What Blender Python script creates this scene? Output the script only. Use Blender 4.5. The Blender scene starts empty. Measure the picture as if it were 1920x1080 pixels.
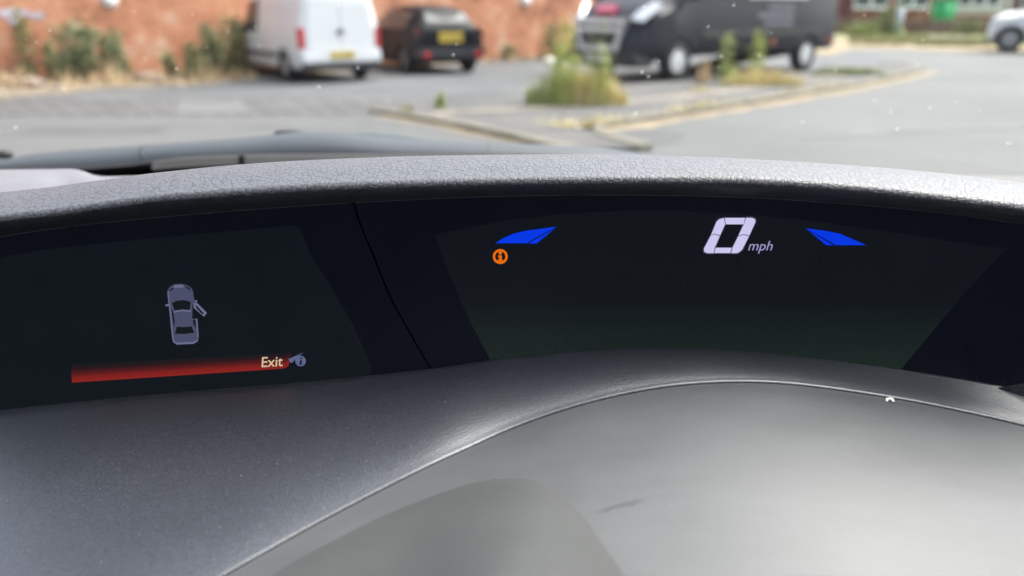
import bpy, bmesh, math, random
from mathutils import Vector, Matrix
from mathutils.bvhtree import BVHTree
R = math.radians
scene = bpy.context.scene
col = scene.collection

# ------------------------------------------------------------------ camera, sky, sun, exposure
F = 1493.0                      # focal length in photo pixels (1920 wide)
PITCH = -19.2
CAM = Vector((0, 0, 1.2))
EXPO = 1.95
cd = bpy.data.cameras.new('camera'); cam = bpy.data.objects.new('camera', cd); col.objects.link(cam)
cam.location = CAM; cam.rotation_euler = (R(90 + PITCH), 0, 0)
cd.sensor_width = 36; cd.lens = F / 1920 * 36; cd.clip_start = 0.01; cd.clip_end = 3000
cd.dof.use_dof = True; cd.dof.focus_distance = 0.46; cd.dof.aperture_fstop = 4.9
scene.camera = cam
w = bpy.data.worlds.new('World'); scene.world = w; w.use_nodes = True
SUN_EL, SUN_AZ = 55, 60         # azimuth clockwise from +Y
sky = w.node_tree.nodes.new('ShaderNodeTexSky'); sky.sky_type = 'NISHITA'; sky.sun_disc = False
sky.sun_elevation = R(SUN_EL); sky.sun_rotation = R(SUN_AZ)
sky.air_density = 1.0; sky.dust_density = 6.0; sky.ozone_density = 1.0
hs = w.node_tree.nodes.new('ShaderNodeHueSaturation'); hs.inputs['Saturation'].default_value = 0.45
w.node_tree.links.new(sky.outputs[0], hs.inputs['Color'])
w.node_tree.links.new(hs.outputs[0], w.node_tree.nodes['Background'].inputs[0])
w.node_tree.nodes['Background'].inputs[1].default_value = 0.15
ld = bpy.data.lights.new('sun', 'SUN'); ld.energy = 0.8; ld.angle = R(60); ld.color = (1, .96, .9)
sun = bpy.data.objects.new('sun', ld); col.objects.link(sun)
sd = Vector((math.sin(R(SUN_AZ)) * math.cos(R(SUN_EL)), math.cos(R(SUN_AZ)) * math.cos(R(SUN_EL)), math.sin(R(SUN_EL))))
sun.rotation_euler = sd.to_track_quat('Z', 'Y').to_euler()
scene.view_settings.view_transform = 'Standard'; scene.view_settings.look = 'None'
scene.view_settings.exposure = EXPO; scene.view_settings.gamma = 1
scene.render.resolution_x = 1024; scene.render.resolution_y = 576

# ------------------------------------------------------------------ helpers
CR = cam.rotation_euler.to_matrix()
def ray(px, py): return CR @ Vector(((px - 960) / F, -(py - 540) / F, -1))
def at(px, py, z=0.0):           # ground point seen at a photo pixel
    d = ray(px, py); return CAM + d * ((z - CAM.z) / d.z)
def cp(px, py, y):               # point at forward distance y
    d = ray(px, py); return CAM + d * (y / d.y)
def interp(pts, x):
    if x <= pts[0][0]:
        a, b = pts[0], pts[1]
    elif x >= pts[-1][0]:
        a, b = pts[-2], pts[-1]
    else:
        n = len(pts)
        for i in range(n - 1):
            if pts[i][0] <= x <= pts[i + 1][0]:
                a, b = pts[i], pts[i + 1]
                def sl(j):
                    j0 = max(j - 1, 0); j1 = min(j + 1, n - 1)
                    return (pts[j1][1] - pts[j0][1]) / (pts[j1][0] - pts[j0][0])
                h = b[0] - a[0]; t = (x - a[0]) / h; m0 = sl(i) * h; m1 = sl(i + 1) * h
                return (2*t**3 - 3*t*t + 1)*a[1] + (t**3 - 2*t*t + t)*m0 + (-2*t**3 + 3*t*t)*b[1] + (t**3 - t*t)*m1
    t = (x - a[0]) / (b[0] - a[0]); return a[1] + (b[1] - a[1]) * t
def lin(c):
    return tuple((v / 255 / 12.92) if v / 255 <= 0.04045 else ((v / 255 + 0.055) / 1.055) ** 2.4 for v in c)

def nt(name):
    m = bpy.data.materials.new(name); m.use_nodes = True
    t = m.node_tree; b = t.nodes['Principled BSDF']; return m, t, b
def tc(t, scale=1, kind='Object'):
    c = t.nodes.new('ShaderNodeTexCoord'); mp = t.nodes.new('ShaderNodeMapping')
    mp.inputs['Scale'].default_value = scale if isinstance(scale, tuple) else (scale,) * 3
    t.links.new(c.outputs[kind], mp.inputs[0]); return mp.outputs[0]
def noise(t, vec, sc, det=4, rough=.6):
    n = t.nodes.new('ShaderNodeTexNoise'); n.inputs['Scale'].default_value = sc
    n.inputs['Detail'].default_value = det; n.inputs['Roughness'].default_value = rough
    t.links.new(vec, n.inputs['Vector']); return n.outputs[0]
def ramp(t, fac, stops):
    r = t.nodes.new('ShaderNodeValToRGB'); e = r.color_ramp.elements
    while len(e) < len(stops): e.new(.5)
    for i, (p, c) in enumerate(stops):
        e[i].position = p; e[i].color = (*c, 1) if len(c) == 3 else c
    t.links.new(fac, r.inputs[0]); return r.outputs[0]
def bump(t, b, h, strength=.3, dist=.001):
    n = t.nodes.new('ShaderNodeBump'); n.inputs['Strength'].default_value = strength; n.inputs['Distance'].default_value = dist
    t.links.new(h, n.inputs['Height']); t.links.new(n.outputs[0], b.inputs['Normal']); return n
def mat(name, c, rough=.5, metal=0, var=.12, sc=3, spec=.5, coat=0, bmp=None):
    m, t, b = nt(name)
    v = tc(t); n = noise(t, v, sc)
    lo = tuple(x * (1 - var) for x in c); hi = tuple(min(1, x * (1 + var)) for x in c)
    t.links.new(ramp(t, n, [(.3, lo), (.7, hi)]), b.inputs['Base Color'])
    b.inputs['Roughness'].default_value = rough; b.inputs['Metallic'].default_value = metal
    b.inputs['Specular IOR Level'].default_value = spec; b.inputs['Coat Weight'].default_value = coat
    b.inputs['Coat Roughness'].default_value = .05
    if bmp: bump(t, b, noise(t, v, bmp[0]), bmp[1], bmp[2])
    return m
def emis(name, rgb, k=1.0):
    m, t, b = nt(name); c = lin(rgb)
    b.inputs['Base Color'].default_value = (.004, .004, .004, 1); b.inputs['Roughness'].default_value = .5
    b.inputs['Specular IOR Level'].default_value = 0.0
    n = noise(t, tc(t), 300)
    t.links.new(ramp(t, n, [(.3, tuple(x * .93 for x in c)), (.7, c)]), b.inputs['Emission Color'])
    b.inputs['Emission Strength'].default_value = k / 2 ** EXPO
    return m

def link(name, me, m, parent=None, smooth=False, label=None):
    if not isinstance(me, bpy.types.Mesh):
        mm = bpy.data.meshes.new(name); me.to_mesh(mm); me.free(); me = mm
    o = bpy.data.objects.new(name, me); col.objects.link(o); me.materials.append(m)
    if smooth:
        for p in me.polygons: p.use_smooth = True
    if parent: o.parent = parent
    if label: o['label'] = label
    return o
def thing(name, label, cat, loc=(0, 0, 0), rz=0, group=None):
    o = bpy.data.objects.new(name, None); col.objects.link(o); o.location = loc; o.rotation_euler = (0, 0, rz)
    o.empty_display_size = .1
    o['label'] = label; o['category'] = cat
    if group: o['group'] = group
    return o
def tag(o, label, cat, group=None):
    o['label'] = label; o['category'] = cat
    if group: o['group'] = group
    return o
def struct(o, kind='structure', label=None):
    o['kind'] = kind
    if label: o['label'] = label
    return o
def box(bm, x0, x1, y0, y1, z0, z1, bev=0):
    r = bmesh.ops.create_cube(bm, size=1)
    for v in r['verts']:
        v.co = Vector((x0 + (x1 - x0) * (v.co.x + .5), y0 + (y1 - y0) * (v.co.y + .5), z0 + (z1 - z0) * (v.co.z + .5)))
    if bev:
        es = {e for v in r['verts'] for e in v.link_edges}
        bmesh.ops.bevel(bm, geom=list(es), offset=bev, segments=2, affect='EDGES')
def boxm(*a, **k):
    bm = bmesh.new(); box(bm, *a, **k); return bm
def cyl(bm, p0, p1, r0, r1=None, seg=16, caps=True):
    p0 = Vector(p0); p1 = Vector(p1); d = p1 - p0; r1 = r0 if r1 is None else r1
    q = d.to_track_quat('Z', 'Y').to_matrix().to_4x4(); q.translation = (p0 + p1) / 2
    bmesh.ops.create_cone(bm, cap_ends=caps, segments=seg, radius1=r0, radius2=r1, depth=d.length, matrix=q)
def slab(pts, th):                # polygon (list of 3D points) extruded down by vector th
    bm = bmesh.new(); a = [bm.verts.new(p) for p in pts]; b = [bm.verts.new(Vector(p) + Vector(th)) for p in pts]
    n = len(pts); bm.faces.new(a); bm.faces.new(list(reversed(b)))
    for i in range(n): bm.faces.new((a[i], b[i], b[(i + 1) % n], a[(i + 1) % n]))
    bmesh.ops.recalc_face_normals(bm, faces=bm.faces); return bm
def grid(rows, closed=False):     # rows of points, equal length
    bm = bmesh.new(); V = [[bm.verts.new(p) for p in r] for r in rows]
    for i in range(len(V) - 1):
        n = len(V[i])
        for j in range(n if closed else n - 1):
            k = (j + 1) % n
            bm.faces.new((V[i][j], V[i][k], V[i + 1][k], V[i + 1][j]))
    return bm

# ------------------------------------------------------------------ ground
def asphalt(name, a, b_, sc=1.0, patch=.35):
    m, t, b = nt(name); v = tc(t)
    big = noise(t, v, .35 * sc, 5, .6); fine = noise(t, v, 90, 3, .7)
    c1 = ramp(t, big, [(.35, a), (.65, b_)])
    c2 = ramp(t, fine, [(.3, (.72,) * 3), (.75, (1.25,) * 3)])
    mx = t.nodes.new('ShaderNodeMix'); mx.data_type = 'RGBA'; mx.blend_type = 'MULTIPLY'; mx.inputs[0].default_value = 1
    t.links.new(c1, mx.inputs[6]); t.links.new(c2, mx.inputs[7]); t.links.new(mx.outputs[2], b.inputs['Base Color'])
    b.inputs['Roughness'].default_value = .85; bump(t, b, fine, .5, .004); return m
A_ROAD = asphalt('asphalt_road', (.096, .10, .10), (.124, .127, .125))
A_LOT = asphalt('asphalt_lot', (.080, .085, .090), (.115, .12, .125), 2)
A_PATH = asphalt('asphalt_path', (.07, .07, .07), (.12, .115, .11), 3)
g = grid([[(-600, -600, 0), (600, -600, 0)], [(-600, 900, 0), (600, 900, 0)]])
struct(link('ground', g, A_ROAD), label='pale grey asphalt road')
def sheet(name, pts, z, m, label=None):
    bm = bmesh.new(); bm.faces.new([bm.verts.new((p[0], p[1], z)) for p in pts])
    bmesh.ops.recalc_face_normals(bm, faces=bm.faces)
    if bm.faces[:][0].normal.z < 0: bmesh.ops.reverse_faces(bm, faces=bm.faces)
    return struct(link(name, bm, m), label=label)
W0 = Vector((-16.5, 9.07, 0)); W1 = Vector((3.6, 24.75, 0))      # face of the brick wall
wd = (W1 - W0).normalized(); wn = Vector((wd.y, -wd.x, 0))
lot = [at(-700, 190), at(700, 187), at(990, 183), at(1180, 158), at(1500, 140), at(1690, 116), at(1500, 60), W1 + wd * 12, W0]
sheet('parking_lot', lot, .004, A_LOT, 'grey asphalt parking area in front of brick wall')
m_dirt = mat('dirt', (.20, .165, .12), .95, var=.35, sc=3, bmp=(30, .6, .01))
random.seed(3); vp = []
for x, y in ((-500, 226), (-200, 206), (0, 187), (60, 180), (110, 178), (200, 168), (260, 167), (330, 161), (400, 158), (460, 151), (560, 139), (700, 131), (850, 121), (1000, 110), (1110, 104)):
    vp.append(at(x, y + random.uniform(-1, 1)))
sheet('dirt_verge', vp + [W1 + wn * .0, W0], .012, m_dirt, 'sandy dirt strip at foot of brick wall')
# paver strip
m_joint = mat('joint_mortar', (.27, .275, .28), .9, var=.15, sc=5)
m_pav = mat('paver', (.085, .083, .084), .85, var=.25, sc=1.2, bmp=(60, .4, .004))
s0 = at(-900, 226); s1 = at(1000, 217); s2 = at(1000, 186); s3 = at(-900, 190)
sheet('paving_joints', [s0, s1, s2, s3], .006, m_joint)
bm = bmesh.new(); n = 40
for r_ in range(1):
    for i in range(n):
        a0, a1 = (i + .035) / n, (i + .965) / n; b0, b1 = .03, .97
        def P(a, b): 
            a += (1 - b) * .02
            q = (s0 + (s1 - s0) * a) * (1 - b) + (s3 + (s2 - s3) * a) * b; return (q.x, q.y, .012)
        bm.faces.new([bm.verts.new(P(a0, b0)), bm.verts.new(P(a1, b0)), bm.verts.new(P(a1, b1)), bm.verts.new(P(a0, b1))])
struct(link('paving_strip', bm, m_pav), label='strip of dark paving slabs with pale joints')
M_PD = mat('old_tarmac_patch', (.088, .090, .091), .9, var=.2, sc=2); M_PL = mat('pale_tarmac_patch', (.120, .123, .123), .9, var=.15, sc=2)
sheet('tarmac_patch', [at(40, 251), at(300, 249), at(310, 241), at(60, 242)], .004, M_PD)
sheet('tarmac_patch', [at(330, 216), at(470, 214), at(455, 192), at(335, 194)], .016, M_PL)
sheet('tarmac_patch', [at(0, 236), at(700, 238), at(640, 229), at(0, 230)], .005, M_PL)
sheet('tarmac_patch', [at(1190 + 95 * math.cos(a * .3), 256 + 17 * math.sin(a * .3)) for a in range(21)], .004, M_PD, 'dark oval tarmac patch')
sheet('tarmac_patch', [at(1500, 262), at(1930, 240), at(1930, 226), at(1510, 246)], .004, M_PL)
sheet('tarmac_patch', [at(1735, 130), at(1960, 128), at(1960, 138), at(1735, 144)], .004, M_PL)
# island pavement
isl_px = [(700, 210), (760, 220), (860, 238), (960, 259), (1080, 290), (1210, 284), (1150, 264), (1075, 246), (1200, 228), (1400, 196), (1593, 164), (1680, 146), (1728, 132),
          (1700, 122), (1600, 128), (1480, 140), (1350, 152), (1180, 163), (1100, 172), (980, 186), (850, 192), (740, 196)]
isl = [at(*p) for p in isl_px]
KH = .045
bm = slab([(p.x, p.y, KH) for p in isl], (0, 0, -KH + .001))
struct(link('pavement', bm, A_PATH), label='weedy pavement island between road and parking area')
m_kerb = mat('kerb_stone', (.17, .155, .125), .9, var=.35, sc=3, bmp=(40, .5, .004))
def kerb(name, px, wdt=.14):
    P = [at(*p) for p in px]; L = [0]
    for a, b in zip(P, P[1:]): L.append(L[-1] + (b - a).length)
    bm = bmesh.new(); s = 0; st = .9
    def pt(s):
        for i in range(len(P) - 1):
            if s <= L[i + 1] or i == len(P) - 2:
                return P[i] + (P[i + 1] - P[i]) * ((s - L[i]) / (L[i + 1] - L[i])), (P[i + 1] - P[i]).normalized()
    while s < L[-1] - .1:
        e = min(s + st - .012, L[-1]); a, da = pt(s); b, db = pt(e); na = Vector((-da.y, da.x, 0)); nb = Vector((-db.y, db.x, 0))
        q = [a - na * wdt / 2, b - nb * wdt / 2, b + nb * wdt / 2, a + na * wdt / 2]
        lo = [bm.verts.new((v.x, v.y, .001)) for v in q]; hi = [bm.verts.new((v.x, v.y, KH + .012 + .004 * random.random())) for v in q]
        bm.faces.new(hi); [bm.faces.new((lo[i], lo[(i + 1) % 4], hi[(i + 1) % 4], hi[i])) for i in range(4)]
        s += st
    bmesh.ops.recalc_face_normals(bm, faces=bm.faces)
    return struct(link(name, bm, m_kerb))
kerb('kerb', [(1210, 284), (1150, 264), (1075, 246), (1200, 228), (1400, 196), (1593, 164), (1680, 146), (1728, 132), (1700, 122), (1650, 124)])
kerb('kerb', [(700, 211), (760, 220), (860, 238), (960, 259), (1080, 290)])
m_sand = mat('sandy_silt', (.25, .20, .13), .95, var=.22, sc=3, bmp=(40, .5, .005))
def ribbon(name, px, w0, off, z, m, label=None, jit=.06):
    P = [at(*p) for p in px]; Q = []
    for a, b in zip(P, P[1:]):
        k = max(2, int((b - a).length / .25))
        Q += [a + (b - a) * i / k for i in range(k)]
    Q.append(P[-1]); lo, hi = [], []
    for i, q in enumerate(Q):
        d = (Q[min(i + 1, len(Q) - 1)] - Q[max(i - 1, 0)]).normalized(); nn = Vector((d.y, -d.x, 0))
        ww = w0 * (1 + random.uniform(-.35, .35)); lo.append((q + nn * off)); hi.append(q + nn * (off + ww))
    bm = grid([[(v.x, v.y, z) for v in lo], [(v.x, v.y, z) for v in hi]])
    return struct(link(name, bm, m), label=label)
ribbon('roadside_silt', [(1060, 248), (1200, 229), (1400, 197), (1593, 165), (1680, 147), (1735, 134)], .26, .06, .005, m_sand, 'sandy silt collected along the kerb')
ribbon('roadside_silt', [(712, 214), (860, 239), (960, 260), (1080, 291)], .12, .06, .0055, m_sand)
ribbon('roadside_silt', [(800, 218), (960, 208), (1100, 203), (1300, 180), (1480, 155), (1600, 140)], .30, .0, KH + .005, mat('pale_grit', (.21, .185, .15), .95, var=.3, sc=3))
# far verge, right
m_straw = mat('dry_straw_ground', (.24, .19, .115), .95, var=.3, sc=.8, bmp=(20, .6, .02))
m_grassg = mat('thin_grass_ground', (.16, .20, .06), .95, var=.45, sc=.9, bmp=(25, .7, .02))
sheet('dry_verge', [at(1560, 104), at(1600, 92), at(1700, 93), at(1850, 99), at(2300, 112), at(2300, 70), at(1850, 76), at(1700, 72), at(1400, 62), at(1300, 80)], .008, m_straw, 'straw coloured dry verge across the road')
sheet('far_grass', [at(1200, 72), at(1400, 63), at(1700, 74), at(1850, 86), at(2400, 96), at(2400, 50), at(1200, 50)], .012, m_grassg, 'rough green grass below the houses')
sheet('footpath', [at(1745, 76), at(1835, 79), at(1835, 70), at(1745, 66)], .02, mat('path_concrete', (.42, .42, .42), .9), 'pale concrete path crossing the verge')

# ------------------------------------------------------------------ brick wall
def brickmat(name, c1, c2, mortar, kind='Object', rot=None, sc=1.0):
    m, t, b = nt(name); c = t.nodes.new('ShaderNodeTexCoord')
    br = t.nodes.new('ShaderNodeTexBrick'); br.inputs['Scale'].default_value = 1.0
    br.inputs['Brick Width'].default_value = .225 * sc; br.inputs['Row Height'].default_value = .075 * sc
    br.inputs['Mortar Size'].default_value = .008 * sc; br.inputs['Color1'].default_value = (*c1, 1); br.inputs['Color2'].default_value = (*c2, 1)
    br.inputs['Mortar'].default_value = (*mortar, 1); br.inputs['Bias'].default_value = -.1
    mp = t.nodes.new('ShaderNodeMapping'); mp.inputs['Rotation'].default_value = (R(-90), 0, 0)
    t.links.new(c.outputs[kind], mp.inputs[0]); t.links.new(mp.outputs[0], br.inputs['Vector'])
    n = noise(t, c.outputs['Object'], 1.1, 7, .72)
    cr = ramp(t, n, [(.36, (.42, .40, .44)), (.46, (.88, .82, .8)), (.54, (1, 1, 1)), (.64, (1.15, 1.6, 2.0))])
    mx = t.nodes.new('ShaderNodeMix'); mx.data_type = 'RGBA'; mx.blend_type = 'MULTIPLY'; mx.inputs[0].default_value = 1
    t.links.new(br.outputs[0], mx.inputs[6]); t.links.new(cr, mx.inputs[7]); t.links.new(mx.outputs[2], b.inputs['Base Color'])
    b.inputs['Roughness'].default_value = .9; bump(t, b, br.outputs['Fac'], -.5, .01); return m
BR = brickmat('orange_brick', (.64, .265, .135), (.50, .18, .085), (.50, .35, .25))
wall = thing('brick_wall', 'tall weathered orange brick wall behind the parked van and hatchback', 'wall', W0, math.atan2(wd.y, wd.x))
WL = (W1 - W0).length
link('masonry', boxm(0, WL, 0, .35, 0, 4.6), BR, wall)
link('coping', boxm(-.05, WL + .05, -.06, .41, 4.603, 4.72, bev=.02), mat('coping_stone', (.4, .37, .33), .85), wall)
m_wp = mat('white_daub', (.50, .46, .54), .9, var=.2, sc=4)
def wall_pt(px, py):             # wall-local (s, z) seen at a photo pixel
    d = ray(px, py); nrm = Vector((-wd.y, wd.x, 0)); k = (W0 - CAM).dot(nrm) / d.dot(nrm); p = CAM + d * k
    return (p - W0).dot(wd), p.z
def daub(pxs, parent, nm, m, n=18):
    s, z = wall_pt(pxs[0], pxs[1]); s2, z2 = wall_pt(pxs[2], pxs[3]); cx, cz, rx, rz = (s + s2) / 2, (z + z2) / 2, abs(s2 - s) / 2, abs(z2 - z) / 2
    pts = [(cx + rx * math.cos(2 * math.pi * i / n) * random.uniform(.75, 1.1), -.012, cz + rz * math.sin(2 * math.pi * i / n) * random.uniform(.7, 1.1)) for i in range(n)]
    return link(nm, slab(pts, (0, .011, 0)), m, parent)
daub((-10, 14, 60, 34), wall, 'paint_daub', m_wp); daub((10, 28, 42, 48), wall, 'paint_daub', m_wp); daub((50, 22, 88, 36), wall, 'paint_daub', m_wp)
m_wn = mat('white_plastic', (.8, .8, .8), .5)
for px in (206, 985):
    s, z = wall_pt(px, 3); bm = bmesh.new(); cyl(bm, (s, -.10, z + .02), (s, -.001, z + .02), .12, .15, 20)
    link('wall_vent_cover', bm, m_wn, wall, True)
for (a, b_) in (((110, 22, 190, 40)), ((340, 5, 400, 40))) if False else (): pass
# darker stained brick patch and rubble at foot
random.seed(12)
m_rub = mat('rubble', (.22, .17, .135), .9, var=.3, sc=8)
for i, (px, py, r_) in enumerate([(20, 158, .16), (60, 165, .2), (110, 168, .1), (275, 152, .2), (300, 156, .13), (1030, 116, .12)]):
    bm = bmesh.new(); bmesh.ops.create_icosphere(bm, subdivisions=2, radius=r_)
    for v in bm.verts: v.co = Vector((v.co.x * 1.3, v.co.y, v.co.z * .6)) * random.uniform(.85, 1.1)
    o = link('rubble_stone', bm, m_rub if i != 5 else m_wn, smooth=False); p = at(px, py); o.location = (p.x, p.y, r_ * .3)
    lab = ['broad pale rubble lump at far left foot of brick wall', 'largest left rubble lump beside the asphalt edge', 'small rubble lump right of the two left lumps',
           'rounded rubble lump right of the twin wall bushes', 'smaller rubble lump touching the one behind it', 'small white lump beside tall weeds near brick wall'][i]
    tag(o, lab, 'stone', 'rubble at the wall foot' if i != 5 else None)

# ------------------------------------------------------------------ plants
def leafmat(name, a, b_):
    m, t, b = nt(name); n = noise(t, tc(t), 9, 2)
    t.links.new(ramp(t, n, [(.35, a), (.65, b_)]), b.inputs['Base Color']); b.inputs['Roughness'].default_value = .7
    b.inputs['Specular IOR Level'].default_value = .2; return m
G_BUSH = leafmat('bush_leaf', (.17, .195, .10), (.28, .30, .16))
G_OLIVE = leafmat('olive_leaf', (.20, .20, .085), (.33, .31, .15))
G_BRIGHT = leafmat('bright_leaf', (.23, .28, .10), (.38, .42, .18))
G_LIME = leafmat('lime_stalk', (.32, .38, .10), (.48, .50, .17))
G_STRAW = leafmat('straw_blade', (.55, .46, .20), (.68, .58, .30))
G_TAN = leafmat('tan_stalk', (.45, .33, .19), (.58, .44, .27))
G_STEM = leafmat('stem', (.12, .10, .05), (.18, .15, .08))
def blades(n, rx, ry, h, wb=.009, lean=.6, seed=0, hv=.85):
    rnd = random.Random(seed); bm = bmesh.new()
    for _ in range(n):
        a = rnd.uniform(0, 6.28); q = math.sqrt(rnd.random()); x, y = rx * q * math.cos(a), ry * q * math.sin(a)
        hh = h * rnd.uniform(1 - hv, 1) * (1 - .6 * q * q); dr = rnd.uniform(0, 6.28); ln = hh * rnd.uniform(.05, lean); wx, wy = math.cos(dr + 1.57) * wb, math.sin(dr + 1.57) * wb
        prev = None
        for k in range(4):
            t = k / 3; c = Vector((x + math.cos(dr) * ln * t * t, y + math.sin(dr) * ln * t * t, hh * t * (1 - .12 * t))); s = 1 - t * .9
            pr = (bm.verts.new((c.x - wx * s, c.y - wy * s, c.z)), bm.verts.new((c.x + wx * s, c.y + wy * s, c.z)))
            if prev: bm.faces.new((prev[0], prev[1], pr[1], pr[0]))
            prev = pr
    return bm
def leaves(n, rx, ry, h, size=.05, seed=0, z0=.03, shape=1.0):
    rnd = random.Random(seed); bm = bmesh.new(); n = int(n * 1.5)
    cl = [(rnd.uniform(-.7, .7) * rx, rnd.uniform(-.7, .7) * ry, rnd.uniform(.1, 1) * h) for _ in range(24)]
    for _ in range(n):
        c = rnd.choice(cl); k = 1 - shape * .55 * (c[2] / h)
        p = Vector((c[0] * k + rnd.gauss(0, rx * .22), c[1] * k + rnd.gauss(0, ry * .22), max(z0, c[2] + rnd.gauss(0, h * .1))))
        d = Vector((rnd.gauss(0, 1), rnd.gauss(0, 1), rnd.gauss(0, .8))).normalized(); e = d.cross(Vector((rnd.gauss(0, 1), rnd.gauss(0, 1), rnd.gauss(0, 1)))).normalized()
        s = size * rnd.uniform(.6, 1.3)
        bm.faces.new([bm.verts.new(p - d * s), bm.verts.new(p + e * s * .45), bm.verts.new(p + d * s), bm.verts.new(p - e * s * .45)])
    return bm
def stems(n, rx, ry, h, seed=0, r=.008):
    rnd = random.Random(seed); bm = bmesh.new()
    for _ in range(n):
        x, y = rnd.uniform(-rx, rx) * .4, rnd.uniform(-ry, ry) * .4
        cyl(bm, (x, y, 0), (x * 2 + rnd.gauss(0, rx * .2), y * 2, h * rnd.uniform(.6, .95)), r, r * .4, 5)
    return bm
def scaled(px, py, wpx, hpx, z=0):
    p = at(px, py, z); d = (p - CAM).length; k = d / F / 1.02; return p, wpx * k, hpx * k
def bush(px, py, wpx, hpx, m, label, n=900, group='weeds along the brick wall', shape=1.0, leaf=.05, seed=1, name='wall_weed'):
    p, ww, hh = scaled(px, py, wpx, hpx)
    dw = (p - W0).dot(wn)
    if name == 'wall_weed' and dw < .28: p = p + wn * (.28 - dw)
    t = thing(name, label, 'plant', p, 0, group)
    link('foliage', leaves(n, ww / 2, min(.3, ww / 2), hh * .93, leaf, seed, shape=shape), m, t)
    link('stem', stems(7, ww / 2, .2, hh * .9, seed, .01), G_STEM, t)
bush(24, 140, 34, 98, G_OLIVE, 'tall thin creeper at far left of the brick wall', 260, seed=2)
bush(76, 142, 26, 58, G_OLIVE, 'short thin weed between tall creeper and wide bush', 170, seed=3)
bush(152, 152, 85, 92, G_BUSH, 'widest dark green bush against brick wall', 1300, seed=4, shape=.7)
bush(218, 150, 46, 78, G_BUSH, 'narrow green bush just right of the widest bush', 700, seed=5, shape=.5)
bush(322, 146, 34, 40, G_OLIVE, 'low brownish weed at wall foot, halfway to the white van', 260, seed=6)
bush(366, 152, 40, 60, G_OLIVE, 'loose olive weed with bright base left of the van', 420, seed=7, leaf=.045)
bush(402, 144, 50, 84, G_BUSH, 'upright green weed second from the white van', 620, seed=8, shape=.5)
bush(444, 140, 50, 108, G_OLIVE, 'tall yellowish weed touching the white van nose', 750, seed=9, shape=.3)
bush(928, 110, 34, 26, G_OLIVE, 'low dark weed right of the black hatchback', 240, seed=10)
bush(1040, 112, 60, 62, G_OLIVE, 'brown green weed at wall behind the tall grass clump', 420, seed=11, shape=.6)
def tuft(px, py, wpx, hpx, parts, label, group='weeds growing from the pavement island', z=KH, name='grass_clump', cat='grass clump'):
    p, ww, hh = scaled(px, py, wpx, hpx, z)
    t = thing(name, label, cat, p, 0, group)
    for i, (nm, m, n, fr, fh, dx, kind) in enumerate(parts):
        if kind == 'b': bm = blades(n, ww / 2 * fr, .22, hh * fh, max(.005, .009), .6, px + i)
        else: bm = leaves(n, ww / 2 * fr, .15, hh * fh, .035, px + i, shape=.8)
        for v in bm.verts: v.co.x += dx * ww
        link(nm, bm, m, t)
tuft(1080, 196, 190, 145, [('green_blades', G_BRIGHT, 520, .46, .55, -.28, 'b'), ('lime_stalks', G_LIME, 300, .34, 1.0, -.12, 'b'), ('lime_leaves', G_LIME, 260, .34, .95, -.12, 'l'),
     ('yellow_blades', G_STRAW, 1100, .75, .62, .13, 'b'), ('green_stalks', G_LIME, 180, .32, .92, .20, 'b'), ('green_leaves', G_BRIGHT, 130, .22, .9, .22, 'l'), ('seed_heads', G_TAN, 160, .5, .75, .05, 'b'), ('low_blades', G_BRIGHT, 260, .9, .28, .0, 'b')],
     'largest clump of tall green and yellow grass before the dark van')
tuft(826, 201, 26, 30, [('blades', G_BRIGHT, 90, .9, 1, 0, 'b'), ('leaf_cluster', G_BRIGHT, 60, .9, .8, 0, 'l')], 'small bright green tuft near left tip of island')
tuft(762, 208, 34, 16, [('blades', G_OLIVE, 90, 1, 1, 0, 'b')], 'lowest faint tuft on left tip of island')
tuft(1428, 160, 150, 60, [('straw_blades', G_STRAW, 700, 1, .78, .0, 'b'), ('dry_stalks', G_TAN, 80, .8, .9, 0, 'b')], 'wide clump of dry yellow grass beside dark van')
tuft(1362, 152, 44, 76, [('stalks', G_LIME, 50, .8, .95, 0, 'b'), ('leaf_cluster', G_BRIGHT, 230, .9, 1, 0, 'l')], 'leafy green weed left of the dry yellow clump')
tuft(1416, 146, 40, 76, [('stalks', G_LIME, 50, .8, .95, 0, 'b'), ('leaf_cluster', G_LIME, 230, .9, 1, 0, 'l')], 'leafy lime weed rising behind the dry yellow clump')
tuft(1318, 154, 34, 68, [('stalks', G_TAN, 110, .8, 1, 0, 'b')], 'brown dead stalks beside the dark van front wheel')
tuft(1590, 140, 135, 18, [('blades', G_BUSH, 600, 1, 1, 0, 'b'), ('leaf_cluster', G_BRIGHT, 300, 1, .6, 0, 'l')], 'long low green patch at right end of island')
tuft(1310, 170, 44, 14, [('blades', G_STRAW, 120, 1, 1, 0, 'b')], 'tiny straw tuft below the dark van front wheel')
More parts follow.
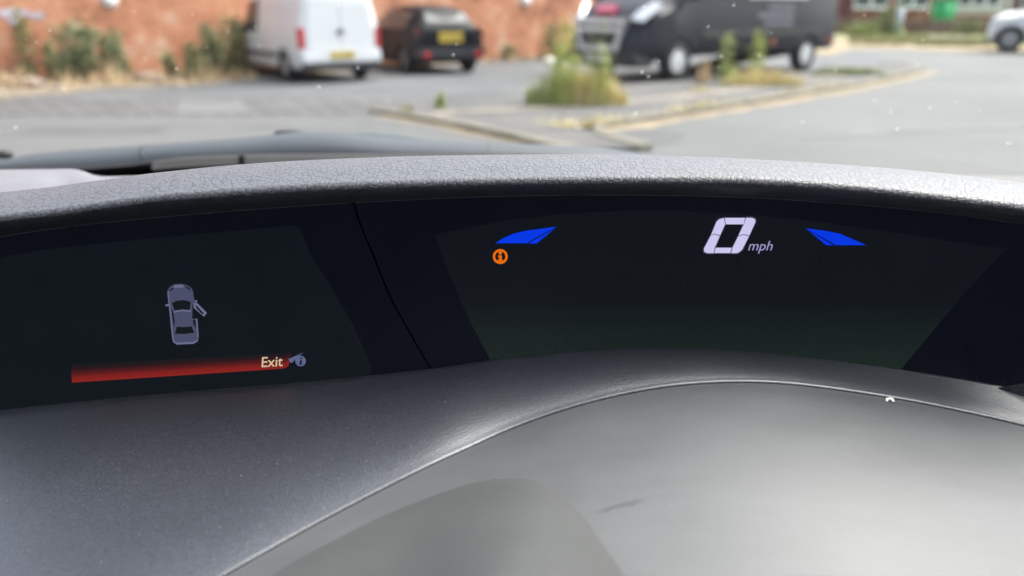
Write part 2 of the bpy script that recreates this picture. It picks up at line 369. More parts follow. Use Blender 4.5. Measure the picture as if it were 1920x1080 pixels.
# far-side rough grass as stuff
rnd = random.Random(5); bm = bmesh.new()
for (x0, x1, y0, y1, n) in ((1590, 1870, 66, 86, 2600), (1720, 1860, 78, 88, 900)):
    for _ in range(n):
        p = at(rnd.uniform(x0, x1), rnd.uniform(y0, y1)); h = rnd.uniform(.06, .2); a = rnd.uniform(0, 3.14); dx, dy = math.cos(a) * .03, math.sin(a) * .03
        bm.faces.new([bm.verts.new((p.x - dx, p.y - dy, .01)), bm.verts.new((p.x + dx, p.y + dy, .01)), bm.verts.new((p.x + rnd.gauss(0, .05), p.y, h))])
for (x0, x1, f0, sp, n, hh) in ((-80, 1100, lambda x: interp([(-80, 165), (0, 160), (330, 152), (460, 146), (1000, 107), (1110, 104)], x), 5, 1500, .30),):
    b2 = bmesh.new()
    for _ in range(n):
        x = rnd.uniform(x0, x1); 
        if 480 < x < 905: continue
        p = at(x, f0(x) + rnd.gauss(0, sp)); h = rnd.uniform(.08, hh) * (1 + .9 * math.sin(x * .021) * math.sin(x * .053)); a = rnd.uniform(0, 3.14); dx, dy = math.cos(a) * .018, math.sin(a) * .018
        if h > 0: b2.faces.new([b2.verts.new((p.x - dx, p.y - dy, .01)), b2.verts.new((p.x + dx, p.y + dy, .01)), b2.verts.new((p.x + rnd.gauss(0, .1), p.y + rnd.gauss(0, .06), h))])
    struct(link('dry_scrub', b2, G_TAN), 'stuff', 'dry brown scrub growing in the dirt below the brick wall')
b2 = bmesh.new()
for _ in range(800):
    x = rnd.uniform(1010, 1700); y = interp([(1010, 230), (1075, 240), (1200, 222), (1400, 191), (1593, 160), (1680, 143), (1728, 131)], x) - abs(rnd.gauss(0, 5)); p = at(x, y, KH); h = rnd.uniform(.01, .06) * (1 + .8 * math.sin(x * .03)); a = rnd.uniform(0, 3.14); dx, dy = math.cos(a) * .012, math.sin(a) * .012
    b2.faces.new([b2.verts.new((p.x - dx, p.y - dy, KH)), b2.verts.new((p.x + dx, p.y + dy, KH)), b2.verts.new((p.x + rnd.gauss(0, .05), p.y + rnd.gauss(0, .03), KH + h))])
struct(link('dry_grass', b2, G_STRAW), 'stuff', 'short straw coloured grass along the kerb of the island')
struct(link('rough_grass', bm, G_OLIVE), 'stuff', 'rough short grass on the verge across the road')

# ------------------------------------------------------------------ vehicles
M_TYRE = mat('tyre_rubber', (.02, .02, .021), .8); M_BLACKP = mat('black_plastic', (.03, .031, .034), .6)
M_RIM = mat('silver_rim', (.55, .56, .57), .35, .6); M_GLASSD = mat('car_glass', (.03, .035, .04), .08, spec=.8)
M_RED = mat('tail_lamp_red', (.45, .02, .03), .25, coat=.6); M_YEL = mat('plate_yellow', (.75, .55, .08), .5); M_CHAR = mat('plate_character', (.02, .02, .02), .5)
M_LAMP = mat('headlamp_lens', (.6, .62, .65), .12, .2, coat=.8)
def loft(stations):
    rows = []
    for (x, w_, zb, zk, zt, wt) in stations:
        h = [(0, zb), (w_ * .6, zb), (w_ * .93, zb + .01), (w_, zb + .1), (w_ * 1.005, (zb + zk) / 2), (w_ * .99, zk)]
        for t in (.25, .5, .75): h.append((w_ * .985 + (wt - w_ * .985) * t, zk + (zt - .09 - zk) * t))
        h += [(wt - .005, zt - .075), (wt - .05, zt - .022), (wt - .13, zt - .003), (wt * .5, zt + .006), (0, zt + .014)]
        ring = h + [(-a, b) for a, b in reversed(h[1:-1])]
        rows.append([(x, a, b) for a, b in ring])
    # spline-ish densify
    out = []
    for i in range(len(rows) - 1):
        for k in range(3):
            t = k / 3; out.append([tuple(a[j] + (b[j] - a[j]) * t for j in range(3)) for a, b in zip(rows[i], rows[i + 1])])
    out.append(rows[-1]); bm = grid(out, closed=True)
    bm.verts.ensure_lookup_table(); n = len(rows[0])
    bm.faces.new(list(reversed(bm.verts[:n]))); bm.faces.new(bm.verts[-n:])
    bmesh.ops.recalc_face_normals(bm, faces=bm.faces); return bm
def arches(bm, axles, r, w_):
    me = bpy.data.meshes.new('tmp'); bm.to_mesh(me); bm.free(); o = bpy.data.objects.new('tmp', me); col.objects.link(o)
    cb = bmesh.new()
    for x in axles:
        for s in (-1, 1): cyl(cb, (x, s * (w_ - .28), r - .02), (x, s * (w_ + .3), r - .02), r + .06, seg=28)
    cm = bpy.data.meshes.new('cut'); cb.to_mesh(cm); cb.free(); c = bpy.data.objects.new('cut', cm); col.objects.link(c)
    md = o.modifiers.new('b', 'BOOLEAN'); md.operation = 'DIFFERENCE'; md.object = c; md.solver = 'EXACT'
    dg = bpy.context.evaluated_depsgraph_get(); dg.update(); res = bpy.data.meshes.new_from_object(o.evaluated_get(dg))
    bpy.data.objects.remove(o); bpy.data.objects.remove(c); return res
def smooth_body(o):
    me = o.data
    for p in me.polygons: p.use_smooth = True
    if hasattr(me, 'set_sharp_from_angle'): me.set_sharp_from_angle(angle=R(38))
def panel(nm, pts, m, parent, th=.012, label=None):   # flat panel with thickness, proud of the body
    P = [Vector(p) for p in pts]; n = (P[1] - P[0]).cross(P[2] - P[0]).normalized()
    c = sum(P, Vector()) / len(P)
    if n.dot(c - Vector((0, 0, .9))) < 0: n = -n
    return link(nm, slab([p + n * th for p in P], -n * th * 2), m, parent, label=label)
def wheel(parent, x, y, r, s, rim=M_RIM, rr=.64):
    bm = bmesh.new(); prof = [(.0, r * .6), (.0, r * .93), (.03, r), (.17, r), (.2, r * .93), (.2, r * .5)]
    rows = []
    for k in range(33):
        a = 2 * math.pi * k / 32; rows.append([(math.cos(a) * q, -s * d, r + math.sin(a) * q) for d, q in prof])
    bm = grid(rows); bmesh.ops.remove_doubles(bm, verts=bm.verts, dist=1e-4); bmesh.ops.recalc_face_normals(bm, faces=bm.faces)
    for v in bm.verts: v.co += Vector((x, y, 0))
    t = link('wheel', bm, M_TYRE, parent, True)
    bm = bmesh.new(); cyl(bm, (x, y - s * .05, r), (x, y - s * .03, r), r * rr, seg=28)
    for k in range(6):
        a = k * math.pi / 3; c, sn = math.cos(a), math.sin(a); nx, nz = -sn * .035, c * .035
        p0 = Vector((x, y - s * .005, r)); q0 = Vector((x + c * r * rr * .93, y - s * .02, r + sn * r * rr * .93))
        vs = [p0 + Vector((nx, 0, nz)), q0 + Vector((nx, 0, nz)) * 1.4, q0 - Vector((nx, 0, nz)) * 1.4, p0 - Vector((nx, 0, nz))]
        f = [bm.verts.new(v) for v in vs]; b2 = [bm.verts.new(v + Vector((0, -s * .03, 0))) for v in vs]
        bm.faces.new(f); [bm.faces.new((f[i], b2[i], b2[(i + 1) % 4], f[(i + 1) % 4])) for i in range(4)]
    cyl(bm, (x, y - s * .03, r), (x, y + s * .004, r), r * .16, seg=16)
    bmesh.ops.recalc_face_normals(bm, faces=bm.faces)
    link('rim', bm, rim, t)
def plate(parent, c, wd_, h, axis=-1, m=M_YEL, tilt=0):
    x, y, z = c; f = -1 if axis < 0 else 1
    o = link('number_plate', boxm(x - .01, x + .01, y - wd_ / 2, y + wd_ / 2, z - h / 2, z + h / 2, bev=.004), m, parent)
    bm = bmesh.new()
    for i in range(7):
        yy = y - wd_ * .40 + wd_ * .8 * i / 6 + (.02 if i > 3 else 0) - .01
        x0 = x + f * .0115; box(bm, min(x0, x0 + f * .003), max(x0, x0 + f * .003), yy - .018, yy + .018, z - h * .3, z + h * .3)
    link('plate_characters', bm, M_CHAR, o)
def place(t, wx, wy, px, py, yaw, sc=1.0):
    p = at(px, py); c, s = math.cos(R(yaw)), math.sin(R(yaw)); t.scale = (sc,) * 3
    t.location = (p.x - (c * wx - s * wy) * sc, p.y - (s * wx + c * wy) * sc, 0.004); t.rotation_euler = (0, 0, R(yaw))
def mirror_(parent, x, y, z, s, m, k=1.0):
    bm = bmesh.new(); box(bm, x - .06 * k, x + .06 * k, y + (0 if s > 0 else -.2 * k), y + (.2 * k if s > 0 else 0), z - .1 * k, z + .12 * k, bev=.03)
    o = link('wing_mirror', bm, m, parent, True); return o

# white panel van
WHITE = mat('white_paint', (.66, .68, .70), .3, var=.03, coat=.5)
t = thing('panel_van', 'white panel van with its back to us beside the brick wall', 'van')
b = link('body', arches(loft([(-2.2, .80, .30, .95, 1.68, .62), (-2.13, .88, .26, 1.0, 1.77, .70), (-1, .9, .25, 1.02, 1.85, .78), (.2, .9, .25, 1.02, 1.84, .78), (.75, .9, .25, 1.02, 1.78, .75),
      (1.38, .89, .25, 1.0, 1.14, .72), (1.9, .86, .25, .85, .98, .66), (2.13, .78, .28, .65, .8, .6), (2.22, .68, .33, .5, .62, .52)]), (-1.33, 1.4), .32, .9), WHITE, t); smooth_body(b)
for y0, y1 in ((-.70, -.012), (.012, .70)):
    k = .93
    link('rear_door', slab([(-2.222, y0, .62), (-2.222, y1, .62), (-2.222, y1 * (.92 if abs(y1) > .5 else 1), 1.50), (-2.215, y1 * (.78 if abs(y1) > .5 else 1), 1.66), (-2.215, y0 * (.78 if abs(y0) > .5 else 1), 1.66), (-2.222, y0 * (.92 if abs(y0) > .5 else 1), 1.50)], (.03, 0, 0)), WHITE, t)
link('bumper', boxm(-2.29, -2.1, -.84, .84, .40, .60, bev=.03), WHITE, t)
link('bumper_skirt', boxm(-2.26, -2.05, -.84, .84, .26, .395, bev=.02), M_BLACKP, t)
for s in (-1, 1):
    link('tail_lamp', boxm(-2.215, -2.10, s * .80 - .075, s * .80 + .075, .66, 1.10, bev=.03), M_RED, t)
plate(t, (-2.302, .02, .55), .52, .13)
link('door_handle', boxm(-2.25, -2.226, -.03, .10, .98, 1.03, bev=.006), M_BLACKP, t)
bm = bmesh.new()
for dz in (.22, .28):
    for s in (-1, 1):
        vs = [(-2.24, -.02 * s * 0, 1.30 - dz), (-2.24, s * .09, 1.24 - dz), (-2.24, s * .09, 1.21 - dz), (-2.24, 0, 1.27 - dz)]
        bm.faces.new([bm.verts.new(v) for v in vs])
bmesh.ops.solidify(bm, geom=bm.faces[:], thickness=.01)
link('badge', bm, mat('chrome_badge', (.4, .4, .42), .3, .8), t)
for s in (-1, 1):
    panel('door_window', [(.10, s * .90, .98), (1.05, s * .895, .98), (.72, s * .80, 1.60), (.10, s * .80, 1.66)], M_GLASSD, t)
    link('side_moulding', boxm(-.95, 1.0, s * .895 - .02, s * .895 + .02, .48, .58, bev=.01), M_BLACKP, t)
    for ax in (-1.33, 1.4): wheel(t, ax, s * .885, .32, s)
    mirror_(t, 1.0, s * .9, 1.0, s, M_BLACKP, 1.2)
panel('windscreen', [(.80, -.68, 1.74), (.80, .68, 1.74), (1.36, .70, 1.16), (1.36, -.70, 1.16)], M_GLASSD, t)
place(t, -1.33, .885, 533, 153, 125, .9); t.scale = (.9, .87, .85)

# black hatchback
BLACK = mat('black_paint', (.006, .007, .010), .5, var=.1, spec=.2, coat=.04)
t = thing('hatchback_car', 'black hatchback parked nose to the brick wall', 'car')
b = link('body', arches(loft([(-2.03, .72, .42, .72, .84, .68), (-1.97, .81, .30, .88, 1.0, .72), (-1.66, .86, .22, .92, 1.34, .56), (-1.2, .87, .2, .92, 1.45, .54), (-.4, .87, .2, .9, 1.48, .54), (.35, .87, .2, .9, 1.38, .53),
      (1.12, .86, .2, .9, 1.0, .62), (1.75, .83, .22, .75, .86, .6), (2.0, .7, .3, .5, .64, .52)]), (-1.25, 1.28), .31, .87), BLACK, t); smooth_body(b)
panel('rear_window', [(-1.86, -.50, 1.12), (-1.86, .50, 1.12), (-1.66, .46, 1.32), (-1.66, -.46, 1.32)], mat('pale_rear_glass', (.035, .045, .045), .25, spec=.35), t)
link('tailgate', boxm(-2.06, -1.9, -.62, .62, .66, .93, bev=.03), BLACK, t)
link('bumper', boxm(-2.12, -1.8, -.82, .82, .34, .60, bev=.05), mat('dark_bumper', (.035, .036, .042), .4), t)
for s in (-1, 1):
    link('tail_lamp', boxm(-2.0, -1.84, s * .74 - .07, s * .74 + .07, .74, 1.0, bev=.03), mat('smoked_lamp', (.06, .01, .012), .2, coat=.6), t)
    bm = bmesh.new(); cyl(bm, (-2.14, s * .62, .44), (-2.1, s * .62, .44), .075, seg=16); link('fog_reflector', bm, M_RED, t)
    panel('side_window', [(-1.45, s * .855, .98), (-.02, s * .855, .96), (-.02, s * .60, 1.36), (-1.25, s * .62, 1.33)], M_GLASSD, t)
    panel('door_window', [(.04, s * .855, .96), (.95, s * .855, .98), (.42, s * .61, 1.28), (.04, s * .60, 1.35)], M_GLASSD, t)
    for ax in (-1.25, 1.28): wheel(t, ax, s * .86, .31, s, mat('dull_rim', (.16, .16, .17), .4, .4))
    mirror_(t, .78, s * .87, 1.0, s, BLACK)
plate(t, (-2.075, .02, .80), .56, .20)
panel('windscreen', [(.55, -.54, 1.36), (.55, .54, 1.36), (1.08, .58, 1.02), (1.08, -.58, 1.02)], M_GLASSD, t)
place(t, -1.25, .86, 757, 138, 118, .88)

# dark large van
NAVY = mat('charcoal_paint', (.011, .013, .022), .42, var=.1, spec=.35, coat=.08)
t = thing('cargo_van', 'large charcoal cargo van facing left with silver grille surround', 'van')
b = link('body', arches(loft([(-2.95, .98, .48, 1.2, 2.44, .86), (-2.86, 1.02, .42, 1.2, 2.5, .9), (1.0, 1.02, .4, 1.25, 2.52, .9), (1.45, 1.02, .4, 1.28, 2.40, .88), (2.15, 1.0, .38, 1.25, 1.50, .86),
      (2.65, .97, .33, 1.08, 1.27, .80), (2.92, .90, .28, .82, 1.05, .70), (3.04, .78, .28, .62, .82, .60)]), (-1.95, 2.05), .345, 1.02), NAVY, t); smooth_body(b)
panel('windscreen', [(1.52, -.80, 2.30), (1.52, .80, 2.30), (2.12, .82, 1.56), (2.12, -.82, 1.56)], mat('screen_glass', (.10, .13, .13), .08, spec=.9), t)
M_SIL = mat('silver_trim', (.50, .51, .53), .35, .6)
# grille frame
def frame(parent, nm, x, y0, y1, z0, z1, th, m, ins=.14):
    bm = bmesh.new(); pts = [(y0, z1), (y0 + ins, z0), (y1 - ins, z0), (y1, z1)]; c = ((y0 + y1) / 2, (z0 + z1) / 2)
    o_ = []
    for k, (yy, zz) in enumerate(pts):
        iy = yy + (th if yy < c[0] else -th); iz = zz + (th if zz < c[1] else -th)
        o_.append(((yy, zz), (iy, iz)))
    for k in range(4):
        (a, ai), (b2, bi) = o_[k], o_[(k + 1) % 4]
        vs = [(x, *a), (x, *b2), (x, *bi), (x, *ai)]; f = [bm.verts.new(v) for v in vs]; g2 = [bm.verts.new((v[0] - .12, v[1], v[2])) for v in vs]
        bm.faces.new(f); bm.faces.new(list(reversed(g2))); [bm.faces.new((f[i], g2[i], g2[(i + 1) % 4], f[(i + 1) % 4])) for i in range(4)]
    bmesh.ops.recalc_face_normals(bm, faces=bm.faces); return link(nm, bm, m, parent)
gr = link('grille', slab([(3.075, -.56, 1.0), (3.075, .56, 1.0), (3.075, .44, .58), (3.075, -.44, .58)], (-.10, 0, 0)), M_BLACKP, t)
frame(gr, 'grille_surround', 3.11, -.64, .64, .52, 1.08, .10, M_SIL)
link('grille_bar', boxm(3.03, 3.10, -.5, .5, .84, .93, bev=.01), M_SIL, gr)
link('bumper', boxm(2.55, 3.13, -.93, .93, .26, .50, bev=.06), M_BLACKP, t)
plate(t, (3.142, .0, .40), .52, .12, 1, mat('plate_white', (.75, .76, .74), .5))
for s in (-1, 1):
    link('headlamp', slab([(2.99, s * .66, 1.06), (2.93, s * .90, 1.02), (2.56, s * 1.005, 1.28), (2.62, s * .88, 1.36), (2.86, s * .72, 1.20)], (-.06, -s * .05, -.03)), M_LAMP, t)
    panel('door_window', [(1.10, s * 1.005, 1.42), (1.86, s * 1.0, 1.42), (1.46, s * .91, 2.18), (1.10, s * .91, 2.22)], M_GLASSD, t)
    m_ = mirror_(t, 1.92, s * 1.02, 1.52, s, M_BLACKP, 1.4)
    link('mirror_cap', boxm(2.005, 2.03, s * 1.16 - .10, s * 1.16 + .10, 1.48, 1.64, bev=.01), M_SIL, m_)
    for ax in (-1.95, 2.05): wheel(t, ax, s * 1.0, .345, s, mat('bright_hubcap', (.68, .69, .70), .4, .3), .70)
    link('side_rail', boxm(-2.7, 1.5, s * 1.03 - .012, s * 1.03 + .012, .74, .86, bev=.008), M_BLACKP, t)
    link('side_marker', boxm(-.75, -.62, s * 1.035 - .012, s * 1.035 + .012, .56, .66, bev=.006), mat('amber_marker', (.35, .10, .04), .4), t)
    link('side_marker', boxm(-2.72, -2.58, s * 1.035 - .012, s * 1.035 + .012, .56, .66, bev=.006), mat('red_marker', (.30, .07, .04), .4), t)
link('bonnet_reflection', slab([(2.975, -.24, 1.19), (2.975, .20, 1.19), (2.84, .22, 1.30), (2.84, -.26, 1.30)], (-.05, 0, -.08)), mat('pink_red_reflection', (.42, .07, .12), .4), t, label='pinkish red painted reflection on bonnet edge')  # pink-red reflection on the bonnet edge, painted as a solid patch
M_STR = mat('pale_grey_vinyl', (.50, .51, .52), .5); M_STR2 = mat('mid_grey_vinyl', (.13, .135, .16), .5)
link('side_stripe', boxm(-1.75, .2, 1.012, 1.024, 1.42, 1.50), M_STR, t)
for i, (x0, x1, z0, z1) in enumerate(((-1.30, -.35, .92, 1.0), (-1.30, -.15, 1.06, 1.16), (-1.30, -.45, 1.22, 1.30))): link('side_graphic', boxm(x0, x1, 1.022, 1.03, z0, z1), M_STR2, t)
link('rear_door', boxm(-2.975, -2.93, -.9, -.01, .6, 2.3, bev=.01), NAVY, t); link('rear_door', boxm(-2.975, -2.93, .01, .9, .6, 2.3, bev=.01), NAVY, t)
place(t, 2.05, 1.0, 1270, 152, 218, 1.0)

# white car on the right
t = thing('white_car', 'white car at right edge of view, its nose pointing left', 'car')
b = link('body', arches(loft([(-2.0, .78, .42, .85, 1.0, .68), (-1.92, .84, .3, .95, 1.3, .66), (-1.5, .88, .24, .98, 1.52, .64), (0, .88, .22, .97, 1.58, .62), (.45, .88, .22, .97, 1.52, .61),
      (1.15, .87, .22, .95, 1.06, .64), (1.55, .85, .24, .88, .98, .62), (1.74, .78, .28, .70, .84, .56), (1.80, .68, .34, .5, .64, .5)]), (-1.25, 1.26), .335, .88), WHITE, t); smooth_body(b)
for s in (-1, 1):
    panel('side_window', [(-1.5, s * .865, 1.03), (-.02, s * .865, 1.02), (-.02, s * .68, 1.44), (-1.3, s * .69, 1.42)], M_GLASSD, t)
    panel('door_window', [(.04, s * .865, 1.02), (1.0, s * .865, 1.02), (.48, s * .69, 1.42), (.04, s * .68, 1.46)], M_GLASSD, t)
    link('headlamp', boxm(1.50, 1.74, s * .72 - .09, s * .72 + .09, .70, .84, bev=.03), M_LAMP, t)
    for ax in (-1.25, 1.26): wheel(t, ax, s * .875, .335, s, mat('alloy_rim', (.30, .30, .32), .35, .6), .72)
    mirror_(t, .86, s * .88, 1.08, s, WHITE)
panel('windscreen', [(.52, -.56, 1.50), (.52, .56, 1.50), (1.12, .60, 1.09), (1.12, -.60, 1.09)], M_GLASSD, t)
link('bumper', boxm(1.6, 1.82, -.70, .74, .26, .42, bev=.05), M_BLACKP, t)
place(t, 1.26, .875, 1888, 99, 151, 1.12)

# ------------------------------------------------------------------ far right: lamp post, bin, garden walls, houses
p = at(1682, 67); t = thing('lamp_post', 'slim grey metal lamp post on the verge', 'lamp post', p)
bm = bmesh.new(); cyl(bm, (0, 0, 0), (0, 0, 1.3), .17, .17, 16); cyl(bm, (0, 0, 1.3), (0, 0, 7.5), .10, .06, 16)
link('pole', bm, mat('galvanised', (.33, .36, .38), .5, .3), t, True)
bm = bmesh.new(); box(bm, -.9, .05, -.06, .06, 7.45, 7.53, bev=.02); link('arm', bm, M_SIL, t); link('lamp_head', boxm(-1.4, -.9, -.12, .12, 7.38, 7.52, bev=.04), M_BLACKP, t)
BR2 = brickmat('red_brick', (.30, .10, .06), (.24, .08, .05), (.3, .25, .2)); 
BR3 = brickmat('dark_brick', (.17, .08, .06), (.13, .07, .055), (.2, .17, .15))
def bx_obj(nm, px0, px1, py_base, h, th, m, label, cat, group=None, coping=True):
    a, b_ = at(px0, py_base), at(px1, py_base); t = thing(nm, label, cat, a, math.atan2(b_.y - a.y, b_.x - a.x), group); L = (b_ - a).length
    link('masonry', boxm(0, L, 0, th, 0, h), m, t)
    if coping: link('coping', boxm(-.03, L + .03, -.03, th + .03, h + .002, h + .07, bev=.01), mat('dull_coping', (.25, .2, .17), .9), t)
    return t, L
bx_obj('garden_wall', 1500, 1668, 64, .72, .22, BR3, 'low dark brick garden wall left of the lamp post', 'wall', 'low garden walls across the road')
bx_obj('garden_wall', 1698, 1858, 64, .66, .22, BR3, 'low dark brick garden wall right of the lamp post', 'wall', 'low garden walls across the road')
bush(1660, 66, 46, 42, G_BUSH, 'dark green shrub against wall just left of the lamp post', 500, None, .3, .09, 31, 'garden_shrub')
bush(1612, 68, 60, 22, G_BRIGHT, 'low light green shrub behind the dark van tail', 400, None, .3, .08, 32, 'garden_shrub')
bush(1812, 66, 60, 24, G_BUSH, 'grey green shrub in front of wall below the green bin', 350, None, .3, .08, 33, 'garden_shrub')
# green bin
p = at(1763, 60); t = thing('green_bin', 'bright green bin standing behind the low garden wall', 'bin', p, R(-8)); t.scale = (1.12,) * 3; GB = mat('green_plastic', (.03, .33, .12), .45, var=.05)
k = p.length / F
bm = bmesh.new(); r_ = bmesh.ops.create_cube(bm, size=1)
for v in r_['verts']: v.co = Vector((v.co.x * (.98 if v.co.z > 0 else .84), v.co.y * (.9 if v.co.z > 0 else .7), .14 + (v.co.z + .5) * 1.35))
bmesh.ops.bevel(bm, geom=bm.edges[:], offset=.04, segments=2, affect='EDGES'); link('bin_body', bm, GB, t, True)
link('lid', boxm(-.54, .54, -.5, .5, 1.5, 1.62, bev=.05), mat('bin_lid', (.05, .40, .16), .4), t)
for s in (-1, 1):
    bm = bmesh.new(); cyl(bm, (s * .33, -.42, .1), (s * .33, -.30, .1), .1); link('wheel', bm, M_TYRE, t)
# houses
def house(px0, px1, pyb, label, bay_px, plinth, wallm, upper):
    a, b_ = at(px0, pyb), at(px1, pyb); t = thing('terraced_house', label, 'house', a, math.atan2(b_.y - a.y, b_.x - a.x), 'houses across the road'); L = (b_ - a).length
    link('plinth', boxm(-.02, L + .02, -.02, 7, 0, plinth), BR2, t); link('wall', boxm(0, L, 0, 7, plinth + .002, 5.2), wallm, t)
    bm = bmesh.new(); vs = [bm.verts.new(v) for v in ((-.3, -.4, 5.1), (L + .3, -.4, 5.1), (L + .3, 7.4, 5.1), (-.3, 7.4, 5.1), (-.3, 3.5, 7.6), (L + .3, 3.5, 7.6))]
    for f in ((0, 1, 5, 4), (2, 3, 4, 5), (0, 4, 3), (1, 2, 5), (0, 3, 2, 1)): bm.faces.new([vs[i] for i in f])
    rf = link('roof', bm, mat('slate_roof', (.10, .10, .11), .7, bmp=(8, .5, .03)), t); link('chimney', boxm(L * .8, L * .8 + .8, 3.1, 3.9, 7.0, 8.6), BR2, rf)
    for (s0_, s1_, z0, z1) in bay_px:
        f = link('window', boxm(L * s0_, L * s1_, -.10, .0, z0, z1, bev=.01), mat('white_upvc', (.8, .81, .8), .4), t)
        nn = max(1, int((s1_ - s0_) * L / .9)); bm = bmesh.new(); ww = (s1_ - s0_) * L / nn
        for i in range(nn): box(bm, L * s0_ + ww * i + .09, L * s0_ + ww * (i + 1) - .09, -.115, -.09, z0 + .12, z1 - .12)
        link('pane', bm, mat('house_glass', (.10, .12, .13), .1, spec=.8), f)
        link('sill', boxm(L * s0_ - .08, L * s1_ + .08, -.18, .0, z0 - .08, z0 - .003), mat('white_sill', (.75, .75, .74), .6), f)
    d = link('front_door', boxm(L * .04, L * .04 + .95, -.05, 0, .1, 2.15), mat('maroon_door', (.12, .03, .04), .4), t); link('door_handle', boxm(L * .04 + .8, L * .04 + .86, -.08, -.052, 1.0, 1.12), M_SIL, d)
    return t
CREAM = mat('cream_render', (.62, .60, .55), .85, bmp=(30, .3, .01))
house(1560, 1748, 55, 'red brick house with long white window behind the lamp post', ((.18, .52, 1.38, 2.6), (.60, .92, 1.38, 2.6), (.2, .5, 3.4, 4.6), (.6, .9, 3.4, 4.6)), .9, BR2, 1)
house(1752, 1874, 54, 'cream rendered house with brick base right of the green bin', ((.28, .92, 1.45, 2.6), (.3, .85, 3.4, 4.6)), .95, CREAM, 1)
house(1880, 2120, 54, 'pale house mostly hidden above the white car', ((.1, .45, 1.2, 2.5), (.55, .9, 1.2, 2.5), (.1, .45, 3.4, 4.6), (.55, .9, 3.4, 4.6)), .9, CREAM, 1)

# ------------------------------------------------------------------ our car: dashboard, displays, windscreen, scuttle, cabin
car = thing('car', 'inside of the car in the foreground: grey dashboard with two dark digital displays', 'car', (-.33, .45, 0))
CI = Matrix.Translation(-Vector(car.location))
def cl(nm, bm, m, parent=None, smooth=False, label=None):
    if not isinstance(bm, bpy.types.Mesh): bmesh.ops.transform(bm, matrix=CI, verts=bm.verts)
    else: bm.transform(CI)
    return link(nm, bm, m, parent or car, smooth, label)
T = [(-200, 392), (0, 361), (100, 350), (200, 336), (300, 323), (480, 306), (700, 295), (900, 290.5), (1150, 289.5), (1400, 298), (1600, 310), (1750, 323), (1920, 343), (2120, 372)]
Lp = [(-200, 434), (0, 401), (100, 390), (200, 376), (300, 363), (480, 349), (640, 340), (900, 332), (1150, 328), (1400, 330), (1600, 343), (1750, 359), (1920, 380), (2120, 409)]
D = [(-200, 482), (0, 443), (150, 421), (300, 406), (480, 391), (660, 379), (900, 368), (1150, 364), (1400, 369), (1600, 382), (1750, 396), (1920, 419), (2120, 452)]
B = [(-200, 790), (0, 769), (200, 748), (400, 730), (600, 713), (800, 692), (920, 675), (1050, 661), (1200, 652), (1350, 655), (1500, 668), (1650, 687), (1800, 710), (1880, 724), (1920, 731), (2120, 768)]
RG = [(-300, 1560), (-150, 1430), (0, 1315), (200, 1190), (400, 1081), (500, 1025), (600, 970), (700, 918), (800, 868), (900, 822), (960, 796), (1050, 764), (1150, 737), (1250, 719), (1350, 711), (1450, 712), (1550, 722), (1700, 745), (1800, 765), (1920, 793), (2120, 850)]
YR = [(-300, .208), (0, .226), (200, .248), (400, .275), (600, .307), (800, .338), (960, .365), (1150, .380), (1350, .388), (1550, .392), (1920, .392), (2120, .39)]
PX = [-260 + 20 * i for i in range(120)]
# leather
def leather(name, base, hi):
    m, t, b = nt(name); v = tc(t)
    wn_ = noise(t, v, 260, 2); mp = t.nodes.new('ShaderNodeVectorMath'); mp.operation = 'MULTIPLY_ADD'
    cc = t.nodes.new('ShaderNodeCombineXYZ'); t.links.new(wn_, cc.inputs[0]); t.links.new(wn_, cc.inputs[1]); t.links.new(wn_, cc.inputs[2])
    t.links.new(cc.outputs[0], mp.inputs[0]); mp.inputs[1].default_value = (.0030, .0030, .0030); t.links.new(v, mp.inputs[2])
    h = None
    vo = t.nodes.new('ShaderNodeTexVoronoi'); vo.feature = 'DISTANCE_TO_EDGE'; vo.inputs['Scale'].default_value = 330; vo.inputs['Randomness'].default_value = 1
    mp2 = t.nodes.new('ShaderNodeMapping'); mp2.inputs['Scale'].default_value = (1, .6, 1); mp2.inputs['Rotation'].default_value = (0, 0, .35); t.links.new(mp.outputs[0], mp2.inputs[0]); t.links.new(mp2.outputs[0], vo.inputs['Vector'])
    e = ramp(t, vo.outputs['Distance'], [(.0, (0, 0, 0)), (.10, (.75, .75, .75)), (.20, (1, 1, 1))])
    big = noise(t, v, 120, 3); mm = t.nodes.new('ShaderNodeMath'); mm.operation = 'MULTIPLY_ADD'; t.links.new(e, mm.inputs[0]); mm.inputs[1].default_value = 2.0; t.links.new(big, mm.inputs[2])
    cm = ramp(t, e, [(0, base), (1, hi)]); t.links.new(cm, b.inputs['Base Color'])
    b.inputs['Roughness'].default_value = .45; b.inputs["Specular IOR Level"].default_value = .5
    bump(t, b, mm.outputs[0], .6, .00016); return m
M_LEA = leather('grained_vinyl', (.040, .042, .050), (.098, .102, .120))
def plastic(name, c, rough, gs, gd, speck=True, spec=.5, glit=.25):
    m, t, b = nt(name); v = tc(t); f = noise(t, v, gs, 2, .7); big = noise(t, v, 9, 4)
    lo = tuple(x * .88 for x in c); hi = tuple(x * 1.12 for x in c)
    a = ramp(t, big, [(.3, lo), (.7, hi)])
    k = ramp(t, f, [(.25, (1 - glit,) * 3), (.5, (1, 1, 1)), (.8, (1 + glit * 1.6,) * 3)])
    mx = t.nodes.new('ShaderNodeMix'); mx.data_type = 'RGBA'; mx.blend_type = 'MULTIPLY'; mx.inputs[0].default_value = 1
    t.links.new(a, mx.inputs[6]); t.links.new(k, mx.inputs[7]); t.links.new(mx.outputs[2], b.inputs['Base Color'])
    rr = ramp(t, big, [(.3, (rough * .9,) * 3), (.7, (rough * 1.1,) * 3)]); t.links.new(rr, b.inputs['Roughness'])
    b.inputs['Specular IOR Level'].default_value = spec; bump(t, b, f, .6, gd); return m
